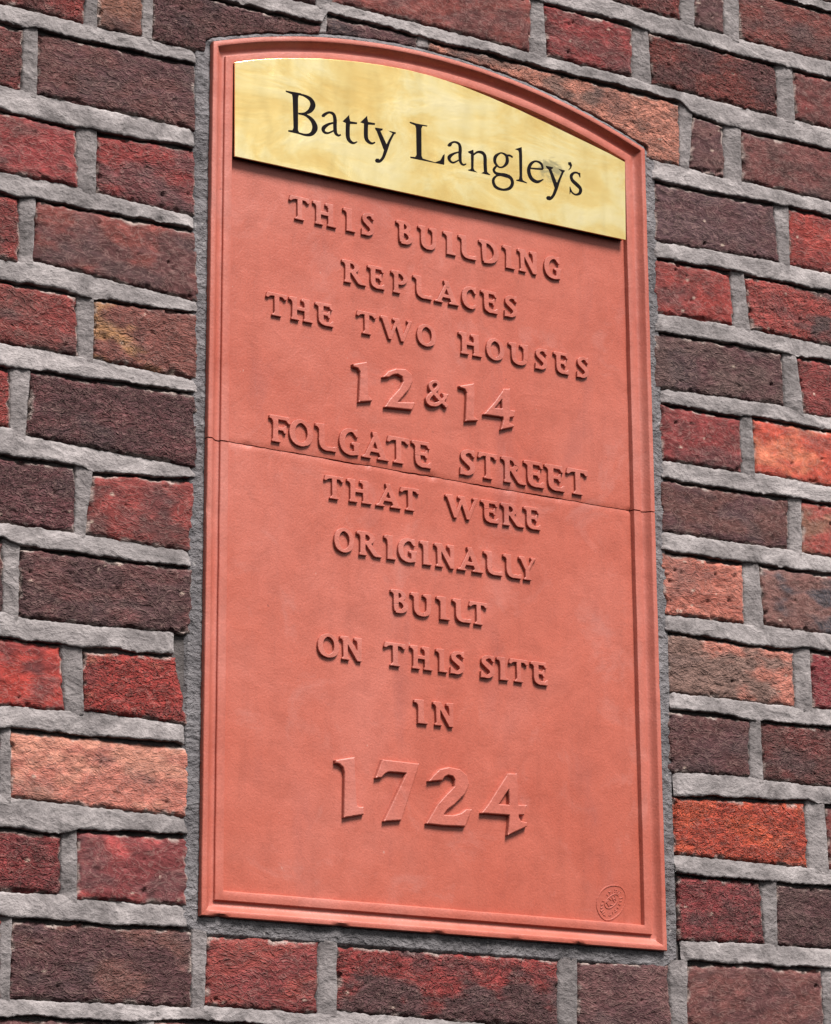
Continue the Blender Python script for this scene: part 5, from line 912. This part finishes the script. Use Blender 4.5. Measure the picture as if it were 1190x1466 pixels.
FLAG = [(0, .97), (0, .875), (.075, .845), (.125, .78), (.15, .66), (.33, .66), (.33, 1.0), (.10, 1.0)]
def flag(x, k=1.0): return [(x + a * k, b) for a, b in FLAG]
def stemfoot(x, w=.2, e=.10): return [(x, .7), (x - .005, .12), (x - .03, .06), (x - .03, 0), (x + w + e, 0), (x + w + e, .06), (x + w + .03, .12), (x + w, .24), (x + w, .7)]
ROUNDFOOT = [(.235, .98, .2), (.232, .6, .2), (.232, .36, .2), (.27, .17, .19), (.40, .085, .165), (.56, .09, .16)]
GLYPH = {
 'I': (.62, [['p', [(0, .97), (0, .87), (.10, .84), (.165, .76), (.18, .6), (.17, .0), (.62, .0), (.62, .075), (.52, .10), (.455, .17), (.44, .3), (.445, 1.0), (.12, 1.0)]]]),
 'T': (.92, [['p', [(0, .80), (.05, 1.0), (.90, 1.0), (.92, .80), (.83, .755), (.78, .80), (.72, .855), (.585, .86), (.585, .16), (.62, .08), (.68, .06), (.68, 0), (.27, 0), (.27, .06), (.34, .09), (.375, .16), (.365, .86), (.26, .855), (.16, .82), (.10, .76), (.03, .76)]]]),
 'H': (1.0, [['p', flag(0)], ['p', stemfoot(.14)], ['p', [(.14, .7), (.34, .7), (.34, 1), (.15, 1)]], ['p', [(.28, .44), (.28, .60), (.72, .60), (.72, .44)]],
             ['p', [(.52, .96), (.52, .875), (.60, .85), (.64, .76), (.65, .12), (.62, .06), (.62, 0), (1.0, 0), (1.0, .06), (.91, .10), (.87, .2), (.86, 1.0), (.58, 1.0)]]]),
 'S': (.68, [['s', [(.58, .80, .15), (.52, .90, .13), (.36, .93, .14), (.18, .84, .18), (.17, .68, .21), (.34, .54, .23), (.51, .40, .23), (.53, .22, .2), (.38, .085, .15), (.2, .075, .13), (.09, .16, .13)]],
             ['p', [(.50, .98), (.63, 1.0), (.64, .72), (.57, .72), (.48, .84)]], ['p', [(.03, .28), (.10, .28), (.18, .12), (.16, .0), (.02, .0)]]]),
 'B': (.76, [['p', flag(0)], ['s', [(.235, .98, .2), (.235, .6, .2), (.235, .3, .2), (.25, .08, .16)]], ['s', [(.22, .93, .13), (.42, .925, .14), (.56, .78, .2), (.47, .61, .14), (.24, .55, .12)]],
             ['s', [(.24, .55, .12), (.5, .51, .15), (.65, .3, .21), (.50, .10, .16), (.22, .07, .14)]]]),
 'U': (.90, [['p', flag(0)], ['s', [(.235, .98, .2), (.235, .36, .2), (.30, .15, .185), (.48, .08, .16), (.66, .15, .175), (.74, .36, .19), (.745, 1.0, .2)]], ['p', [(.50, .97), (.50, .88), (.585, .85), (.64, .78), (.70, .8), (.72, 1.0)]],
             ]),
 'L': (.76, [['p', flag(0)], ['s', ROUNDFOOT], ['p', [(.40, .005), (.74, .0), (.76, .19), (.69, .20), (.62, .165), (.40, .165)]]]),
 'D': (.92, [['p', flag(0)], ['s', [(.235, .98, .2), (.235, .5, .2), (.25, .07, .15)]], ['s', [(.20, .93, .13), (.46, .925, .14), (.70, .76, .21), (.78, .5, .23), (.68, .23, .21), (.45, .08, .15), (.22, .07, .14)]]]),
 'N': (1.0, [['p', [(0, .97), (0, .875), (.08, .845), (.13, .76), (.15, .12), (.09, .06), (.09, 0), (.42, 0), (.42, .06), (.34, .11), (.33, .9), (.30, 1.0), (.10, 1)]], ['p', [(.12, 1.0), (.36, 1.0), (.95, .16), (.95, -.01), (.76, -.01)]],
             ['p', [(.62, .97), (.62, .88), (.72, .84), (.75, .72), (.77, .0), (.95, 0), (.955, 1.0), (.68, 1.0)]]]),
 'R': (1.0, [['p', flag(0)], ['p', stemfoot(.14, .2, .06)], ['p', [(.14, .7), (.34, .7), (.34, 1), (.15, 1)]], ['s', [(.24, .93, .13), (.46, .925, .14), (.62, .76, .21), (.52, .57, .15), (.28, .50, .13)]],
             ['p', [(.34, .5), (.56, .54), (.84, .13), (1.0, .06), (1.0, 0), (.74, 0), (.66, .04)]]]),
 'E': (.76, [['p', flag(0)], ['s', ROUNDFOOT], ['p', [(.18, 1.0), (.66, 1.0), (.70, .74), (.63, .735), (.56, .855), (.2, .86)]],
             ['p', [(.25, .585), (.50, .585), (.54, .68), (.60, .68), (.60, .36), (.54, .36), (.49, .45), (.25, .455)]], ['p', [(.40, .005), (.74, .0), (.76, .24), (.69, .25), (.61, .165), (.40, .165)]]]),
 'P': (.80, [['p', flag(0)], ['p', stemfoot(.14, .2, .10)], ['p', [(.14, .7), (.34, .7), (.34, 1), (.15, 1)]], ['s', [(.24, .93, .13), (.48, .925, .14), (.68, .73, .21), (.56, .50, .15), (.32, .45, .12)]]]),
 'A': (1.0, [['p', [(.36, 1.03), (.50, 1.03), (.55, .86), (.27, .11), (.34, .06), (.34, 0), (0, 0), (0, .06), (.10, .11), (.42, .86)]], ['p', [(.36, 1.03), (.56, 1.03), (.90, .12), (1.0, .06), (1.0, 0), (.58, 0), (.58, .06), (.67, .11), (.42, .82)]],
             ['p', [(.24, .25), (.29, .40), (.72, .40), (.72, .25)]]]),
 'C': (.80, [['s', [(.72, .78, .13), (.62, .91, .13), (.46, .94, .14), (.23, .80, .21), (.14, .5, .23), (.23, .2, .21), (.46, .07, .16), (.64, .10, .14), (.77, .22, .08)]], ['p', [(.62, .98), (.76, 1.0), (.78, .70), (.70, .69), (.58, .86)]]]),
 'G': (.88, [['s', [(.72, .79, .13), (.62, .91, .13), (.46, .94, .14), (.23, .80, .21), (.14, .5, .23), (.23, .2, .21), (.45, .07, .16), (.70, .09, .15)]], ['p', [(.60, .50), (.52, .47), (.52, .40), (.62, .36), (.63, .02), (.83, .02), (.83, .36), (.88, .42), (.88, .5)]],
             ['p', [(.64, .98), (.78, 1.0), (.80, .70), (.72, .69), (.60, .86)]]]),
 'W': (1.5, [['p', [(0, .97), (0, .885), (.08, .85), (.40, -.01), (.53, -.01), (.58, .18), (.34, 1.0), (.08, 1.0)]], ['p', [(.40, -.01), (.53, -.01), (.86, .90), (.86, 1.0), (.74, .95), (.46, .2)]],
             ['p', [(.58, .97), (.58, .9), (.68, .85), (.98, -.01), (1.12, -.01), (1.14, .2), (.90, 1.0), (.64, 1.0)]], ['p', [(.98, -.01), (1.12, -.01), (1.46, .86), (1.5, .92), (1.5, 1.0), (1.26, 1.0), (1.26, .93), (1.33, .88), (1.04, .2)]]]),
 'O': (1.0, [['r', [(.49, .94, .13), (.22, .80, .2), (.125, .5, .235), (.22, .2, .21), (.49, .06, .13), (.78, .2, .21), (.875, .5, .235), (.78, .80, .2)]]]),
 'F': (.82, [['p', flag(0)], ['p', stemfoot(.14, .2, .10)], ['p', [(.14, .7), (.34, .7), (.34, 1), (.15, 1)]], ['p', [(.18, 1.0), (.78, 1.0), (.82, .74), (.74, .735), (.64, .85), (.2, .86)]],
             ['p', [(.25, .575), (.54, .575), (.58, .66), (.66, .66), (.66, .36), (.58, .36), (.53, .45), (.25, .45)]]]),
 'Y': (.90, [['p', [(0, .97), (0, .885), (.08, .85), (.34, .42), (.345, .11), (.27, .06), (.27, 0), (.66, 0), (.66, .06), (.56, .11), (.555, .44), (.82, .88), (.90, .92), (.90, 1.0), (.62, 1.0), (.62, .93), (.68, .88), (.50, .56), (.31, 1.0), (.08, 1.0)]]]),
}
def cap_parts(L):
    """one raised capital, fitted to the measured foot line and height of that letter"""
    ch, x0, z0, x1, z1, h = L
    w, prims = GLYPH[ch]
    r = random.Random(int(x0 * 10) + int(z0))
    def f(p):
        u = p[0] / w
        return (x0 + (x1 - x0) * u + r.uniform(-.08, .08), z0 + (z1 - z0) * u + h * p[1] + r.uniform(-.08, .08))
    return relief(prims_to_polys(prims, f), 5.0, 3.1, 0.6, 0.3, 0.12)

for txt, L in LETTERS:
    big = txt in ('1724', '12 & 14')
    host = panel_lo if txt in ('THAT WERE', 'ORIGINALLY', 'BUILT', 'ON THIS SITE', 'IN', '1724') else panel_up
    at = 0
    for word in txt.split(' '):
        parts = []
        for l in L[at:at + len(word)]:
            if big: parts.append(relief(prims_to_polys(l), 5.0, 4.6 if txt == '1724' else 4.2, 1.1, 1.0, 0.2))
            else: parts.append(cap_parts(l))
        at += len(word)
        V, F = join(parts)
        what = 'numerals' if word.isdigit() else ('sign' if word == '&' else 'capitals')
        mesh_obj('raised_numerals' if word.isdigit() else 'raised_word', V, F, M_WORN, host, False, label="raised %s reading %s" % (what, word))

parts = [relief(prims_to_polys([s]), 5.1, 0.9, 0.35, 0.4, 0, 0.2, 0.4) for s in SEAL]
V, F = join(parts)
mesh_obj('maker_seal', V, F, M_TERRA, panel_lo, False, label="small oval maker's stamp in the lower corner")

# ---------------------------------------------------------------- the brass name plate
plate = empty('brass_nameplate', (0.03, 0, 0.367), "arched yellow brass nameplate with black lettering at the top of the terracotta plaque", "nameplate")
PB = [(-232.2, 477.0), (-213, 484.0), (-193.6, 489.8), (-172, 495.6), (-150.8, 500.3), (-124, 505.9), (-97.7, 510.1), (-69, 513.7), (-40.9, 516.2), (-8, 517.8), (24.5, 517.4), (62, 514.4),
      (101.3, 508.6), (140, 501.6), (179.2, 493.2), (213, 485.6), (246.0, 478.2), (270, 472.6), (292.6, 466.2), (290.8, 366.9), (-231.0, 366.0)]
def slab(poly, y_front, y_back, bev):
    P = np.array(poly)
    n = len(P)
    d1 = np.roll(P, -1, 0) - P; d0 = P - np.roll(P, 1, 0)
    def nn(d): d = d / np.linalg.norm(d, axis=1, keepdims=True); return np.stack([d[:, 1], -d[:, 0]], 1)
    N = nn(d1) + nn(d0); N = -N / np.maximum((N * nn(d1)).sum(1, keepdims=True), 0.3) 
    # N points inward/outward depending on winding: force inward
    c = P.mean(0)
    s = np.sign(((c - P) * N).sum(1, keepdims=True)); N = N * s
    rings = [(P + N * bev, y_front), (P + N * bev * .3, y_front + bev * .3), (P, y_front + bev), (P, y_back)]
    V = np.concatenate([np.stack([p[:, 0], np.full(n, y), p[:, 1]], -1) for p, y in rings])
    F = [tuple(range(n))]
    for k in range(3):
        for i in range(n):
            j = (i + 1) % n
            F.append((k * n + i, (k + 1) * n + i, (k + 1) * n + j, k * n + j))
    F.append(tuple(range(4 * n - 1, 3 * n - 1, -1)))
    return V, F
def fix_normals(o):
    import bmesh
    bm = bmesh.new(); bm.from_mesh(o.data); bmesh.ops.recalc_face_normals(bm, faces=bm.faces); bm.to_mesh(o.data); bm.free()
V, F = slab(PB, -4.0, -1.9, 0.35)
o = mesh_obj('brass_face', V, F, M_BRASS, plate); fix_normals(o)
inner = [(x + (1.2 if x < 0 else -1.2) * min(1, abs(x - 31) / 200), z + (1.2 if z < 400 else -1.4)) for x, z in PB]
V, F = slab(inner, -1.9, 6.0, 0.2)
o = mesh_obj('backing_board', V, F, M_BLACK, plate); fix_normals(o)
BR2 = [[k, [[q[0], q[1], q[2] * 1.12 + 0.35] if k != 'p' else q for q in pts]] for k, pts in BRASS]
groups = []
for k, pts in BR2:                                           # letters are the clusters of touching strokes
    q = np.array([p[:2] for p in pts]); bb = [*(q.min(0) - 1.0), *(q.max(0) + 1.0)]; mem = [[k, pts]]
    rest = []
    for gb, gm in groups:
        if bb[0] < gb[2] and gb[0] < bb[2] and bb[1] < gb[3] and gb[1] < bb[3]:
            bb = [min(bb[0], gb[0]), min(bb[1], gb[1]), max(bb[2], gb[2]), max(bb[3], gb[3])]; mem = gm + mem
        else: rest.append((gb, gm))
    groups = rest + [(bb, mem)]
parts = join([relief(prims_to_polys(gm), -3.9, 0.22, 0.06, 0.0, 0, 0.16, 0.35) for gb, gm in groups])
o = mesh_obj('lettering', parts[0], parts[1], M_INK, plate, False, label="black serif lettering reading Batty Langley's")
